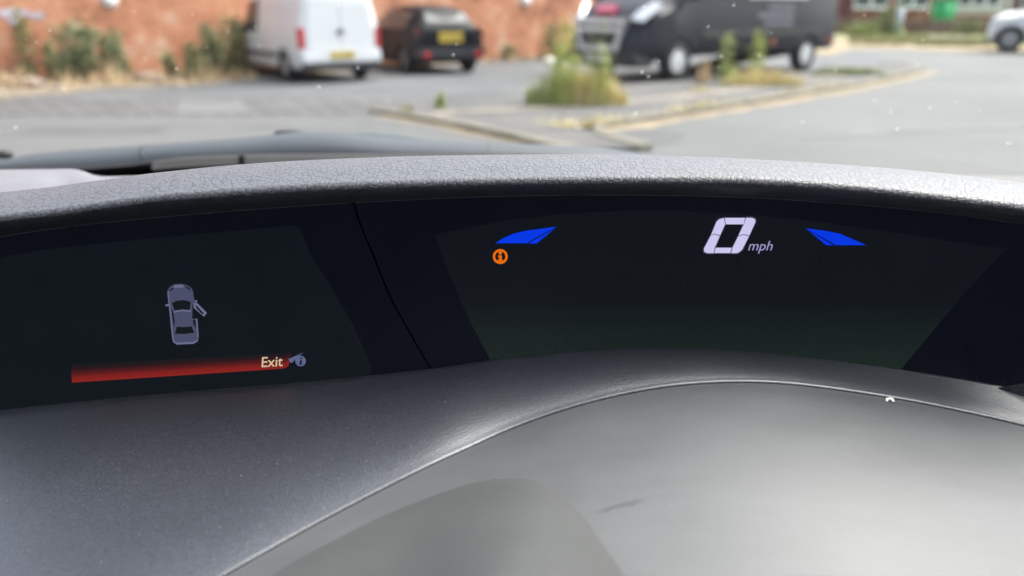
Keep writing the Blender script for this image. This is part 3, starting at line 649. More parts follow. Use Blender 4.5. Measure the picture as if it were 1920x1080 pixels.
M_SHELF = plastic('matte_dash_plastic', (.032, .034, .042), .38, 820, .00036, spec=1.0, glit=.8)
for n_ in M_SHELF.node_tree.nodes:
    if n_.type == 'BSDF_PRINCIPLED': n_.inputs['Coat Weight'].default_value = .9; n_.inputs['Coat Roughness'].default_value = .42; n_.inputs['Coat Tint'].default_value = (.92, .95, 1, 1)
M_TOP = plastic('dash_top_plastic', (.15, .153, .175), .5, 700, .0001)
M_COVER = plastic('satin_cover', (.096, .100, .106), .45, 500, .00002, spec=.4, glit=.03)
M_SHROUD = plastic('shroud_plastic', (.074, .077, .078), .5, 600, .00006, spec=.35, glit=.10)
M_DARK = mat('dark_trim', (.008, .008, .010), .7, spec=.2)
# visor hood
rows = []
for px in PX:
    t_, l_, d_ = interp(T, px), interp(Lp, px), interp(D, px); r = []
    c0 = cp(px, t_, .468)
    r.append(c0 + Vector((0, .030, -.040))); r.append(c0 + Vector((0, .014, -.009))); r.append(c0 + Vector((0, .005, -.0018)))
    r.append(c0)
    l0 = cp(px, l_, .415); n_ = 10
    for k in range(1, n_ + 1):
        s = k / n_; q = c0.lerp(l0, s); q.z += .0016 * math.sin(math.pi * s); r.append(q)
    rad = .0040
    for a in (18, 38, 58, 78, 95): r.append(l0 + Vector((0, -rad * math.sin(R(a)), -rad * (1 - math.cos(R(a))))))
    dz = (cp(px, d_ - 1.5, .4315)); last = r[-1].copy()
    r.append(last.lerp(dz, .5)); r.append(dz); r.append(cp(px, d_ + 1, .462)); rows.append(r)
cl('visor_hood', grid(rows), M_LEA, smooth=True, label='grained light grey hood arching over the displays')
# dash top behind the hood
rows = []
FE = [(-500, 322), (-260, 320), (0, 318), (100, 317), (140, 317), (160, 322), (182, 330), (240, 330), (300, 330), (340, 334), (500, 336), (1000, 334), (1500, 336), (2100, 380), (2400, 420)]
for px in [-500, -400, -300] + [-260 + 15 * i for i in range(50)] + list(range(500, 2401, 50)):
    a = cp(px, interp(T, px) + 3, .476) + Vector((0, 0, -.0015)); b_ = cp(px, interp(FE, px), .70); r = []
    for k in range(9):
        s = k / 8; q = a.lerp(b_, s)
        if 60 < px < 210: q.z -= .004 * max(0, 1 - abs(px - 118) / 50) * math.sin(math.pi * s)
        r.append(q)
    r.append(b_ + Vector((0, .002, -.012))); rows.append(r)
cl('dash_top', grid(rows), M_TOP, smooth=True)
rows = [[(x, .70, 1.2 - .150 + 0), (x, .78, 1.2 - .155), (x, .90, 1.2 - .172)] for x in (-1.2, -.8, -.4)]
g2 = []
for px in range(-700, 2500, 60):
    a = cp(px, interp(FE, px) + 5, .70); g2.append([a, Vector((a.x * 1.12, .80, a.z - .02)), Vector((a.x * 1.25, .90, 1.2 - .19))])
cl('demister_slot', grid(g2), M_DARK)
# display plates
PN = Vector((0, -math.cos(R(9)), math.sin(R(9)))); P0 = cp(1150, 364, .436)
def disp(px, py, off=0.0):
    d = ray(px, py); k = ((P0 + PN * off) - CAM).dot(PN) / d.dot(PN); return CAM + d * k
GAP = [(350, 655), (378, 662), (427, 678), (483, 702), (537, 723), (580, 743), (613, 763), (657, 787), (682, 803), (760, 850)]
def scrmat(name, base, rough, em, em2=None):
    m, t, b = nt(name); n = noise(t, tc(t), 40, 3); b.inputs['Base Color'].default_value = (*base, 1)
    t.links.new(ramp(t, n, [(.3, (rough * .85,) * 3), (.7, (rough * 1.15,) * 3)]), b.inputs['Roughness']); b.inputs['Specular IOR Level'].default_value = .2
    c = lin(em); t.links.new(ramp(t, n, [(.3, tuple(x * .9 for x in c)), (.7, c)]), b.inputs['Emission Color']); b.inputs['Emission Strength'].default_value = 1 / 2 ** EXPO
    if em2:
        ge = t.nodes.new('ShaderNodeNewGeometry'); sx = t.nodes.new('ShaderNodeSeparateXYZ'); mr = t.nodes.new('ShaderNodeMapRange'); t.links.new(ge.outputs['Position'], sx.inputs[0])
        t.links.new(sx.outputs[2], mr.inputs[0]); mr.inputs[1].default_value = 1.075; mr.inputs[2].default_value = 1.005
        t.links.new(ramp(t, mr.outputs[0], [(0, lin(em)), (.45, lin(em)), (1, lin(em2))]), b.inputs['Emission Color'])
    return m
M_BEZ = scrmat('display_bezel', (.004, .004, .007), .3, (9, 12, 20)); M_LCD = scrmat('lcd_left', (.005, .006, .006), .3, (16, 21, 27)); M_LCD2 = scrmat('lcd_right', (.005, .006, .006), .3, (15, 19, 25), (26, 38, 34))
def plate_rows(left, right, n=60, off=0, m=10):
    out = []
    for j in range(m + 1):
        v = j / m; row = []
        for i in range(n + 1):
            u = i / n; px = left + (right - left) * u if not callable(left) and not callable(right) else None
            # iterate: edges depend on py
            py = 560
            for _ in range(3):
                l_ = left(py) if callable(left) else left; r_ = right(py) if callable(right) else right
                px = l_ + (r_ - l_) * u; py = interp(D, px) * (1 - v) + (interp(B, px) + 12) * v
            row.append((px, py))
        out.append(row)
    return out
def gapx(py): return interp(GAP, py)
ldp = cl('information_display', grid([[disp(*q) for q in r] for r in plate_rows(-240, lambda y: gapx(y) - 1.7)]), M_BEZ)
rdp = cl('speed_display', grid([[disp(*q) for q in r] for r in plate_rows(lambda y: gapx(y) + 1.7, 2110)]), M_BEZ)
bk = [[disp(px, interp(D, px) + 2, -.004), disp(px, interp(B, px) + 20, -.004)] for px in range(-260, 2121, 20)]
cl('display_backing', grid(bk), M_DARK)
def ppoly(nm, pts, off, m, parent):
    bm = bmesh.new(); f = bm.faces.new([bm.verts.new(disp(x, y, off)) for x, y in pts]); bmesh.ops.triangulate(bm, faces=[f])
    return cl(nm, bm, m, parent)
def pmulti(nm, polys, off, m, parent, halo=None):
    if halo:
        hp = []
        for pts in polys:
            cx_, cy_ = sum(p[0] for p in pts) / len(pts), sum(p[1] for p in pts) / len(pts)
            hp.append([(x + (x - cx_) / math.hypot(x - cx_, y - cy_) * halo[1], y + (y - cy_) / math.hypot(x - cx_, y - cy_) * halo[1]) for x, y in pts])
        pmulti('segment_glow', hp, off - .0002, halo[0], parent)
    bm = bmesh.new()
    for pts in polys:
        f = bm.faces.new([bm.verts.new(disp(x, y, off)) for x, y in pts]); bmesh.ops.triangulate(bm, faces=[f])
    return cl(nm, bm, m, parent)
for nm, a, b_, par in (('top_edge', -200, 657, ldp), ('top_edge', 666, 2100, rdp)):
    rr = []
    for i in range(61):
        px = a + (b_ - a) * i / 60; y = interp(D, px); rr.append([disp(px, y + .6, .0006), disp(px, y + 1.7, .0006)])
    cl(nm, grid(rr), mat('edge_highlight', (.30, .31, .34), .4), par)  # highlight on the displays' top edge, painted as a pale strip
bl = [(px, interp(B, px) + 10) for px in range(690, -221, -40)]
ppoly('screen_area', [(-220, 515), (0, 483), (96, 466), (300, 445), (450, 432), (540, 424), (556, 424), (563, 430), (582, 476), (625, 545), (663, 611), (694, 680), (697, 712)] + bl[1:], .0004, M_LCD, ldp)
tp = [(815, 440), (880, 426), (960, 412), (1050, 401), (1150, 396), (1250, 394), (1400, 402), (1500, 412), (1600, 425), (1750, 447), (1885, 467)]
ppoly('screen_area', tp + [(1800, 560), (1690, 692), (1680, 700)] + [(px, interp(B, px) + 8) for px in range(1640, 930, -40)] + [(922, 680), (880, 600), (845, 520)], .0004, M_LCD2, rdp)
E_LAV = emis('lavender_segment', (206, 203, 243)); E_MPH = emis('dim_lavender', (160, 156, 205)); E_BLUE = emis('blue_arrow', (8, 58, 232)); E_BLUE2 = emis('blue_arrow_edge', (6, 50, 205))
E_ORG = emis('orange_lamp', (238, 112, 14)); E_CAR = emis('icon_grey_blue', (76, 79, 106)); E_CAR2 = emis('icon_light', (108, 110, 142)); E_CARD = emis('icon_dark', (22, 26, 30)); E_TXT = emis('cream_text', (214, 196, 160)); E_ICO = emis('icon_blue_grey', (92, 102, 140))
E_H1 = emis('lavender_glow', (82, 80, 104)); E_H2 = emis('blue_glow', (10, 24, 92)); E_H3 = emis('icon_glow', (42, 46, 60))
O1, O2, O3 = .0008, .0011, .0014
pmulti('speed_digit', [[(1359, 408.5), (1397, 408.5), (1394.5, 420.5), (1361, 420.5)], [(1399, 408.5), (1410, 408.5), (1415.5, 411), (1416.5, 416), (1405, 441.5), (1394, 439), (1384.5, 442), (1395.5, 419)],
    [(1357.5, 409), (1359.5, 420.5), (1350, 441.5), (1340, 438), (1333, 441), (1343.5, 416), (1349, 411)], [(1332.5, 442), (1340, 439.5), (1349.5, 443), (1340.5, 463), (1338, 474.5), (1326, 474.5), (1320.5, 472), (1320, 466)],
    [(1342, 464.5), (1372, 464.5), (1369, 474.5), (1339.5, 474.5)], [(1384, 443.5), (1394, 440.5), (1404.3, 443), (1392, 467), (1387, 472), (1382, 474.5), (1371, 474.5), (1374, 463.5)]], O1, E_LAV, rdp, (E_H1, 2.2))
def textm(nm, s, x0, y0, hpx, m, parent, shear=0.0, rot=0.0, xs=1.0, off=O3, bold=0.0):
    cu = bpy.data.curves.new('t', 'FONT'); cu.body = s; cu.size = 1; cu.resolution_u = 4; cu.offset = bold
    o = bpy.data.objects.new('t', cu); col.objects.link(o); dg = bpy.context.evaluated_depsgraph_get(); dg.update()
    me = bpy.data.meshes.new_from_object(o.evaluated_get(dg)); bpy.data.objects.remove(o)
    for v in me.vertices:
        x, y = v.co.x * hpx * xs, v.co.y * hpx; v.co = disp(x0 + x + shear * y, y0 - y - rot * x, off)
    me.name = nm; me.materials.clear(); return cl(nm, me, m, parent)
textm('unit_text', 'mph', 1401, 469.5, 26, E_MPH, rdp, .32, 0, 1.02)
pmulti('eco_arrow', [[(929, 456), (943, 447), (962, 438.5), (985, 433), (1044, 425), (1002, 447), (988, 456)], [(991, 456.5), (1004, 448.5), (1040, 429), (1006, 456.5)]], O1, E_BLUE, rdp, (E_H2, 1.8))
pmulti('eco_arrow', [[(1510, 428), (1552, 433.5), (1575, 438.5), (1600, 449), (1624, 459.5), (1567, 459.5), (1549, 449)], [(1515, 432), (1546, 450), (1562, 460), (1549, 459.5)]], O1, E_BLUE, rdp, (E_H2, 1.8))
def ring(cx, cy, r0, r1, n=28):
    c = [(math.cos(2 * math.pi * i / n), math.sin(2 * math.pi * i / n)) for i in range(n + 1)]
    return [[(cx + c[i][0] * r1, cy + c[i][1] * r1), (cx + c[i + 1][0] * r1, cy + c[i + 1][1] * r1), (cx + c[i + 1][0] * r0, cy + c[i + 1][1] * r0), (cx + c[i][0] * r0, cy + c[i][1] * r0)] for i in range(n)]
def disc(cx, cy, r_, n=20): return [(cx + r_ * math.cos(2 * math.pi * i / n), cy + r_ * math.sin(2 * math.pi * i / n)) for i in range(n)]
pmulti('warning_icon', ring(938, 481, 9.6, 14) + [disc(938, 474.4, 3.2), [(933.5, 479), (941, 479), (941, 487), (943, 487), (943, 490), (933, 490), (933, 487), (935.5, 487), (935.5, 481.5), (933.5, 481.5)]], O1, E_ORG, rdp)
def z8(pts): return [(280 + x / 7.714, 520 + y / 7.714) for x, y in pts]
ci = pmulti('car_icon', [z8([(270, 190), (300, 140), (360, 108), (430, 100), (490, 105), (560, 125), (610, 165), (630, 210), (648, 340), (620, 410), (618, 600), (690, 600), (712, 860), (695, 920), (640, 955), (400, 968), (350, 935), (335, 880), (300, 520), (262, 250)])], O1, E_CAR, ldp, (E_H3, 1.8))
pmulti('icon_window', [z8([(325, 370), (400, 337), (500, 328), (600, 355), (585, 470), (480, 462), (365, 480)]), z8([(395, 715), (500, 720), (610, 710), (650, 800), (500, 820), (370, 815)]), z8([(318, 430), (347, 500), (368, 640), (356, 740), (338, 600)]),
    z8([(628, 615), (668, 615), (678, 740), (640, 680)]), z8([(285, 188), (345, 148), (357, 162), (300, 198)]), z8([(505, 122), (565, 145), (605, 188), (555, 168)])], O2, E_CARD, ldp)
pmulti('icon_outline', [z8([(262, 200), (276, 200), (312, 520), (350, 880), (362, 925), (405, 945), (640, 935), (690, 905), (712, 862), (700, 925), (640, 960), (400, 972), (345, 938), (330, 880), (295, 520)]), z8([(360, 110), (490, 107), (500, 145), (355, 152)]),
    z8([(672, 598), (692, 598), (714, 860), (696, 860)]), z8([(230, 395), (278, 383), (286, 408), (238, 422)]), z8([(648, 338), (690, 328), (692, 350), (665, 368)]), z8([(350, 490), (480, 470), (600, 482), (600, 500), (480, 488), (350, 512)])], O2, E_CAR2, ldp)
pmulti('icon_open_door', [z8([(640, 365), (690, 370), (835, 515), (790, 570), (640, 440)])], O1, E_CAR2, ldp)
ppoly('icon_door_gap', z8([(665, 402), (690, 415), (785, 520), (765, 538), (680, 445)]), O2, E_CARD, ldp)
# red menu bar: a screen graphic that fades upward
bm = bmesh.new(); lay = bm.verts.layers.float.new('level'); prev = None
for i in range(41):
    u = i / 40; xb = 135 + (541 - 135) * u; yb = 717.5 - 27 * u; hgt = 34 - 4 * u
    if i == 40: yb -= 4
    vs = []
    for k in range(9):
        v = k / 8; q = bm.verts.new(disp(xb + (-2 + 7 * u) * v, yb - hgt * v, O1)); q[lay] = v; vs.append(q)
    if prev:
        for k in range(8): bm.faces.new((prev[k], vs[k], vs[k + 1], prev[k + 1]))
    prev = vs
m, t, b = nt('menu_bar_glow'); at_ = t.nodes.new('ShaderNodeAttribute'); at_.attribute_name = 'level'
t.links.new(ramp(t, at_.outputs['Fac'], [(0, lin((140, 36, 33))), (.30, lin((124, 32, 30))), (.44, lin((92, 27, 29))), (.72, lin((42, 24, 28))), (1, lin((21, 26, 30)))]), b.inputs['Emission Color'])
b.inputs['Emission Strength'].default_value = 1 / 2 ** EXPO; b.inputs['Base Color'].default_value = (.004, .004, .004, 1); b.inputs['Specular IOR Level'].default_value = 0
cl('menu_bar', bm, m, ldp)
textm('menu_text', 'Exit', 488.5, 688.5, 27, E_TXT, ldp, 0.06, .055, .98, bold=.008)
pmulti('menu_arrow', [[(541, 673), (569, 661), (558, 669), (548, 680), (544, 680)]], O2, E_ICO, ldp)
ic = pmulti('info_icon', [disc(563.5, 677, 10)], O2, E_ICO, ldp)
pmulti('info_letter', [disc(564.5, 672, 1.8), [(562.5, 675.5), (566, 675.5), (565.5, 684), (561.5, 684)]], O3, E_CARD, ldp)
# lower shelf
rows = []; ridge = {}
for px in PX:
    b0 = disp(px, interp(B, px), .0018); r0 = cp(px, interp(RG, px), interp(YR, px)); ridge[px] = r0; r = []
    r.append(b0 + Vector((0, .010, -.006))); n_ = 22
    L = (b0 - r0).length; cc_ = interp([(-300, -.10), (300, -.10), (700, .02), (900, .10), (1100, .15), (1300, .19), (1500, .10), (1700, -.06), (2200, -.12)], px)
    for k in range(n_ + 1):
        s = k / n_; q = b0.lerp(r0, s); q.z += cc_ * L * s * (1 - s) + .10 * L * s ** 4 * (1 - s); r.append(q)
    i0 = PX.index(px)
    tn = (cp(px + 20, interp(RG, px + 20), interp(YR, px + 20)) - r0); nn = Vector((tn.y, -tn.x, 0)).normalized()
    for a in (20, 35, 50, 62): r.append(r0 + nn * .0022 * math.sin(R(a)) + Vector((0, 0, -.0022 * (1 - math.cos(R(a))))))
    r.append(r[-1] + nn * .0004 + Vector((0, 0, -.012))); rows.append(r); ridge[px] = (r0, nn)
cl('dash_shelf', grid(rows), M_SHELF, smooth=True, label='matte dark grey plastic shelf below the displays')
rows = []
for px in PX:
    r0, nn = ridge[px]; a = r0 + nn * .0014 + Vector((0, 0, -.0016)); r = []
    e = Vector((a.x * .96 + .0, .10, 1.2 - .232))
    for k in range(20): 
        s = k / 19; q = a.lerp(e, s); q.z += .010 * math.sin(math.pi * s) * (1 - s); r.append(q)
    rows.append(r)
icv = cl('instrument_cover', grid(rows), M_COVER, smooth=True, label='smooth pale grey instrument cover')
icb = BVHTree.FromBMesh(grid(rows))
def oncover(x, y):
    d = ray(x, y).normalized(); h = icb.ray_cast(CAM, d)[0]
    if h is None: h = cp(x, y, .375)
    return h + Vector((0, 0, .0009))
# grease smudge with its own shape, fixed on the cover
SA, SB = oncover(1106, 964), oncover(1222, 935); SM = (SA + SB) / 2 - Vector(car.location); sdir = (SB - SA); sl_ = sdir.length / 2; sdir.normalize(); sper = Vector((-sdir.y, sdir.x, 0))
t = M_COVER.node_tree; b = t.nodes['Principled BSDF']; src = b.inputs['Base Color'].links[0].from_socket; cc = tc(t)
def vm(op, a, v):
    n = t.nodes.new('ShaderNodeVectorMath'); n.operation = op; t.links.new(a, n.inputs[0]); n.inputs[1].default_value = v; return n
def mth(op, a, c_):
    n = t.nodes.new('ShaderNodeMath'); n.operation = op; t.links.new(a, n.inputs[0])
    if isinstance(c_, (int, float)): n.inputs[1].default_value = c_
    else: t.links.new(c_, n.inputs[1])
    return n.outputs[0]
dv = vm('SUBTRACT', cc, SM).outputs[0]; a1 = vm('DOT_PRODUCT', dv, sdir / sl_).outputs['Value']; a2 = vm('DOT_PRODUCT', dv, sper / (sl_ * .17)).outputs['Value']
wv = mth('SUBTRACT', noise(t, cc, 120, 3), .5); a2 = mth('ADD', a2, mth('MULTIPLY', wv, 2.4)); rr_ = mth('SQRT', mth('ADD', mth('MULTIPLY', a1, a1), mth('MULTIPLY', a2, a2)), 0)
mk = ramp(t, rr_, [(.45, (.62, .64, .65)), (1.0, (1, 1, 1))])
mx = t.nodes.new('ShaderNodeMix'); mx.data_type = 'RGBA'; mx.blend_type = 'MULTIPLY'; mx.inputs[0].default_value = 1
t.links.new(src, mx.inputs[6]); t.links.new(mk, mx.inputs[7])
# faint dust mottling and wipe marks
wp = noise(t, tc(t, (14, 60, 30)), 1.0, 5, .65); mx2 = t.nodes.new('ShaderNodeMix'); mx2.data_type = 'RGBA'; mx2.blend_type = 'MULTIPLY'; mx2.inputs[0].default_value = 1
t.links.new(mx.outputs[2], mx2.inputs[6]); t.links.new(ramp(t, wp, [(.3, (.92, .92, .92)), (.7, (1.07, 1.07, 1.08))]), mx2.inputs[7]); t.links.new(mx2.outputs[2], b.inputs['Base Color'])
M_LINT = mat('white_lint', (.75, .75, .72), .9); bm = bmesh.new()
for ol in ([(1660, 748), (1661, 743), (1668, 741), (1675, 743), (1677, 750), (1673, 750), (1670, 746), (1665, 747), (1664, 750)],):
    bm.faces.new([bm.verts.new(oncover(x, y + 6)) for x, y in ol])
cl('lint', bm, M_LINT, icv)
# small vent piece at right edge
bm = slab([disp(1872, 727, .004), disp(1900, 722, .006), disp(1990, 706, .010), disp(2000, 760, .010), disp(1915, 742, .006)], (0, .006, -.004)); cl('side_trim', bm, M_LEA)
# column shroud: rounded cowl rising out of the cover, gentle on its left, steep on its right
OL = [(420, 1150), (478, 1100), (560, 1048), (640, 1006), (720, 966), (800, 934), (870, 910), (930, 898), (985, 897), (1030, 910), (1068, 940), (1100, 975), (1135, 1025), (1165, 1070), (1195, 1130), (1215, 1200)]
pts = [(t_, p[0]) for t_, p in enumerate(OL)]; pys = [(t_, p[1]) for t_, p in enumerate(OL)]; rows = []
for i in range(91):
    u = i / 90 * (len(OL) - 1); x0, y0 = interp(pts, u), interp(pys, u); sr = min(1, max(0, (x0 - 700) / 400)); sr = sr * sr * (3 - 2 * sr); r = []
    for k in range(25):
        q_ = k / 24; f = q_ ** (1.0 + .5 * sr); g = 1 - (1 - q_) ** (2.0 + 1.0 * sr)
        x = x0 + (790 - x0) * f; y = y0 + (1420 - y0) * f; r.append(at(x, y, 1.2 - .2015 + .044 * g - (.004 if k == 0 else 0)))
    rows.append(r)
cl('column_shroud', grid(rows), M_SHROUD, smooth=True)
# steering wheel, below the view
wc = Vector((-.02, .02, 1.2 - .40)); ax = Vector((0, -.9, .42)).normalized(); bm = bmesh.new()
q = ax.to_track_quat('Z', 'Y').to_matrix().to_4x4(); q.translation = wc; rws = []
for i in range(49):
    a = 2 * math.pi * i / 48; rws.append([q @ Vector((math.cos(a) * (.175 + .014 * math.cos(b_)), math.sin(a) * (.175 + .014 * math.cos(b_)), .014 * math.sin(b_))) for b_ in [2 * math.pi * k / 12 for k in range(12)]])
bm = grid(rws, closed=True); swl = cl('steering_wheel', bm, M_DARK, smooth=True)
bm = bmesh.new(); bmesh.ops.create_uvsphere(bm, u_segments=24, v_segments=12, radius=1)
for v in bm.verts: v.co = q @ Vector((v.co.x * .075, v.co.y * .065, v.co.z * .03))
cl('wheel_hub', bm, M_SHROUD, swl, True)
bm = bmesh.new(); [cyl(bm, q @ Vector((0, 0, 0)), q @ Vector((math.cos(a) * .172, math.sin(a) * .172, 0)), .012, .01) for a in (0, math.pi, -math.pi / 2)]
cl('spoke', bm, M_DARK, swl, True)
# dust on the shelf and cover
random.seed(21); bm = bmesh.new()
def fleck(p, nrm, s, ln=1.0):
    u = nrm.cross(Vector((random.gauss(0, 1), random.gauss(0, 1), .2))).normalized(); v = nrm.cross(u).normalized(); p = p + nrm * .0003
    bm.faces.new([bm.verts.new(p + u * s * ln * random.uniform(.7, 1.2) * a + v * s * b_ * random.uniform(.6, 1.2)) for a, b_ in ((-1, -.3), (0, -.6), (1, -.2), (.8, .5), (-.6, .5))])
sh = bpy.data.objects['dash_shelf'].data; cv = bpy.data.objects['instrument_cover'].data; off = Vector(car.location)
for me, n in ((sh, 480), (cv, 110)):
    fs = [f for f in me.polygons if f.area > 1e-6]
    wts = [f.area for f in fs]
    for f in random.choices(fs, wts, k=n):
        vs = [me.vertices[i].co for i in f.vertices]; p = vs[0].lerp(vs[1], random.random()).lerp(vs[2].lerp(vs[3], random.random()), random.random()) + off
        nm_ = f.normal if f.normal.z > 0 else -f.normal
        fleck(p, nm_, random.choice((.00012, .00016, .00022, .0003)), random.choice((1, 1, 1.6)))
dm = mat('dust_fleck', (.42, .42, .42), .9); o = cl('dust_flecks', bm, dm); o['kind'] = 'stuff'
# windscreen
WB = [(-1.12, .90), (-.9, .945), (-.33, .99), (.3, .94), (.54, .90)]
def ws(u, v):                 # u across 0..1, v up 0..1
    xb = -1.15 + 1.97 * u; xt = -.98 + 1.58 * u; c = 4 * u * (1 - u)
    y = (.86 + .10 * c) * (1 - v) + (.08 + .07 * c) * v; z = 1.2 + (-.180 + .002 * c) * (1 - v) + (.40 + .03 * c) * v + .035 * math.sin(math.pi * v)
    return Vector((xb + (xt - xb) * v, y, z))
m, t, b = nt('windscreen_glass'); t.nodes.remove(b); out = t.nodes['Material Output']
tr = t.nodes.new('ShaderNodeBsdfTransparent'); tr.inputs[0].default_value = (.90, .93, .92, 1); gl = t.nodes.new('ShaderNodeBsdfGlossy'); gl.inputs['Roughness'].default_value = .03
gn = noise(t, tc(t), 25, 3); t.links.new(ramp(t, gn, [(.3, (.02,) * 3), (.7, (.06,) * 3)]), gl.inputs['Roughness'])
fr = t.nodes.new('ShaderNodeLayerWeight'); fr.inputs['Blend'].default_value = .5; mxs = t.nodes.new('ShaderNodeMixShader')
t.links.new(ramp(t, fr.outputs['Facing'], [(0, (.08,) * 3), (.4, (.10,) * 3), (.6, (.19,) * 3), (.8, (.42,) * 3), (1, (1, 1, 1))]), mxs.inputs[0]); t.links.new(tr.outputs[0], mxs.inputs[1]); t.links.new(gl.outputs[0], mxs.inputs[2])
df = t.nodes.new('ShaderNodeBsdfDiffuse'); df.inputs[0].default_value = (.5, .5, .5, 1); dn = noise(t, tc(t), 6, 5)
m2 = t.nodes.new('ShaderNodeMixShader'); t.links.new(ramp(t, dn, [(.3, (.008,) * 3), (.7, (.022,) * 3)]), m2.inputs[0]); t.links.new(mxs.outputs[0], m2.inputs[1]); t.links.new(df.outputs[0], m2.inputs[2]); t.links.new(m2.outputs[0], out.inputs[0])
g_ = [[ws(i / 24, j / 16) for j in range(17)] for i in range(25)]
wsc = cl('windscreen', grid(g_), m, smooth=True)
bmt = grid(g_); bmt.normal_update(); bvh = BVHTree.FromBMesh(bmt); bmt.free()
SP = [(92, 55, 2), (48, 72, 1.6), (68, 78, 1.6), (360, 25, 1.6), (427, 56, 1.8), (330, 127, 3), (272, 108, 2), (388, 88, 1.6), (478, 48, 2), (485, 85, 2.4), (28, 237, 3), (598, 160, 4), (670, 125, 3), (855, 82, 2), (849, 101, 3), (1208, 10, 2.4), (1087, 55, 2), (1327, 48, 2.6), (1375, 8, 2.6),
      (1352, 103, 3), (1424, 102, 3), (1347, 123, 2), (1203, 133, 3.4), (1215, 142, 3.4), (1235, 113, 2.4), (1620, 27, 2), (1740, 23, 2), (1733, 17, 1.4), (1730, 73, 2), (1566, 130, 2.6), (1744, 200, 2.8), (1670, 208, 2.4), (1682, 240, 3), (1505, 227, 2.6), (1890, 267, 3), (1795, 188, 2), (1191, 210, 2.4),
      (1068, 205, 2), (634, 8, 1.5), (510, 18, 1.5), (905, 50, 1.4), (300, 58, 1.2), (210, 142, 1.5), (1445, 60, 1.6), (1640, 187, 1.8), (1835, 205, 2), (252, 20, 1.4), (120, 165, 1.6), (1475, 140, 1.6), (1560, 60, 1.4)]
bm = bmesh.new()
for x, y, s in SP:
    d = ray(x, y); hit, nrm, _, dist = bvh.ray_cast(CAM, d.normalized())
    if hit is None: continue
    if nrm.dot(d) > 0: nrm = -nrm
    u = Vector((1, 0, 0)); v = nrm.cross(u).normalized(); k = s * dist / F * .8; a0 = random.uniform(-.6, .6) - .6; p = hit + nrm * .0008; arc = 9
    for i in range(arc):
        a, b_ = a0 + i * .36, a0 + (i + 1) * .36; wd1 = .6 * math.sin(math.pi * (i + .0) / arc) + .05; wd2 = .6 * math.sin(math.pi * (i + 1) / arc) + .05
        def Q(an, rr): return bm.verts.new(p + (u * math.cos(an) * rr - v * math.sin(an) * rr * 1.25) * k)
        bm.faces.new([Q(a, 1), Q(b_, 1), Q(b_, 1 - wd2), Q(a, 1 - wd1)])
M_DR = mat('droplet_mark', (.7, .7, .7), .5); nd = M_DR.node_tree; tl = nd.nodes.new('ShaderNodeBsdfTranslucent'); tl.inputs[0].default_value = (.35, .36, .37, 1); ad = nd.nodes.new('ShaderNodeAddShader')
nd.links.new(nd.nodes['Principled BSDF'].outputs[0], ad.inputs[0]); nd.links.new(tl.outputs[0], ad.inputs[1]); nd.links.new(ad.outputs[0], nd.nodes['Material Output'].inputs[0])
o = cl('dried_droplets', bm, M_DR, wsc); o['kind'] = 'stuff'
# scuttle panel outside the glass
CT = [(-200, 335), (-60, 312), (0, 301), (67, 288), (167, 279), (267, 272), (367, 265), (467, 257), (517, 251), (567, 247), (633, 248), (700, 255), (760, 261), (900, 266), (1000, 270), (1100, 276), (1200, 287), (1300, 302), (1600, 350)]
CB = [(-200, 345), (-60, 319), (0, 316), (150, 315), (250, 307), (330, 297), (480, 291.5), (640, 290), (900, 291), (1100, 295), (1200, 299), (1300, 308), (1600, 356)]
M_SC = mat('scuttle_plastic', (.040, .047, .055), .42, var=.08, sc=5, spec=.5)
def scut(a, b_, nm='scuttle_cover'):
    rows = []
    for i in range(41):
        px = a + (b_ - a) * i / 40; y0, y1 = interp(CT, px), interp(CB, px); p = cp(px, y0, 1.09); q = cp(px, y1, 1.03); r = [p + Vector((0, .03, -.03))]
        hgt = (p - q).length
        for k in range(9):
            s = k / 8; c = p.lerp(q, s); c.y -= .25 * hgt * math.sin(math.pi * s); c.z += .12 * hgt * math.sin(math.pi * s) * (1 - s); r.append(c)
        r.append(q + Vector((0, .02, -.01))); rows.append(r)
    return cl(nm, grid(rows), M_SC, smooth=True)
scut(-200, 271.5); scut(273.5, 916); scut(918, 1600)
def strip(nm, top, bot, px0, px1, y, m, n=40):
    rr = []
    for i in range(n + 1):
        px = px0 + (px1 - px0) * i / n; p = cp(px, interp(top, px), y); q = cp(px, interp(bot, px), y - .01); rr.append([p + Vector((0, .012, 0)), p, q, q + Vector((0, .012, -.01))])
    return cl(nm, grid(rr), m)
strip('scuttle_tray', [(280, 306), (330, 299), (450, 294), (640, 292), (960, 293)], [(280, 318), (330, 314), (450, 309), (640, 305), (960, 300)], 285, 960, .99, mat('tray_plastic', (.030, .029, .029), .7))
strip('rubber_seal', [(-260, 318), (0, 315.5), (150, 314), (250, 306), (330, 296), (480, 290.5), (640, 289), (900, 290), (1200, 298)], [(-260, 322), (0, 319), (150, 317.5), (250, 310), (330, 299.5), (480, 294), (640, 292.5), (900, 293), (1200, 302)], -260, 1200, 1.015, M_DARK)
strip('glass_border', [(-700, 350), (-260, 330), (0, 322), (140, 316), (200, 311.5), (290, 307.5), (420, 309.5), (640, 306), (1000, 302), (1200, 320)], [(-700, 420), (1200, 420)], -700, 1200, 1.05, M_DARK)
bm = bmesh.new(); c = cp(6, 289, 1.08); bmesh.ops.create_uvsphere(bm, u_segments=12, v_segments=8, radius=1)
for v in bm.verts: v.co = c + Vector((v.co.x * .014, v.co.y * .01, v.co.z * .006))
cl('washer_jet', bm, M_BLACKP, smooth=True)
bm = bmesh.new(); c = cp(543, 248, 1.10)
bmesh.ops.create_uvsphere(bm, u_segments=12, v_segments=8, radius=1)
for v in bm.verts: v.co = c + Vector((v.co.x * .022, v.co.y * .01, v.co.z * .0035))
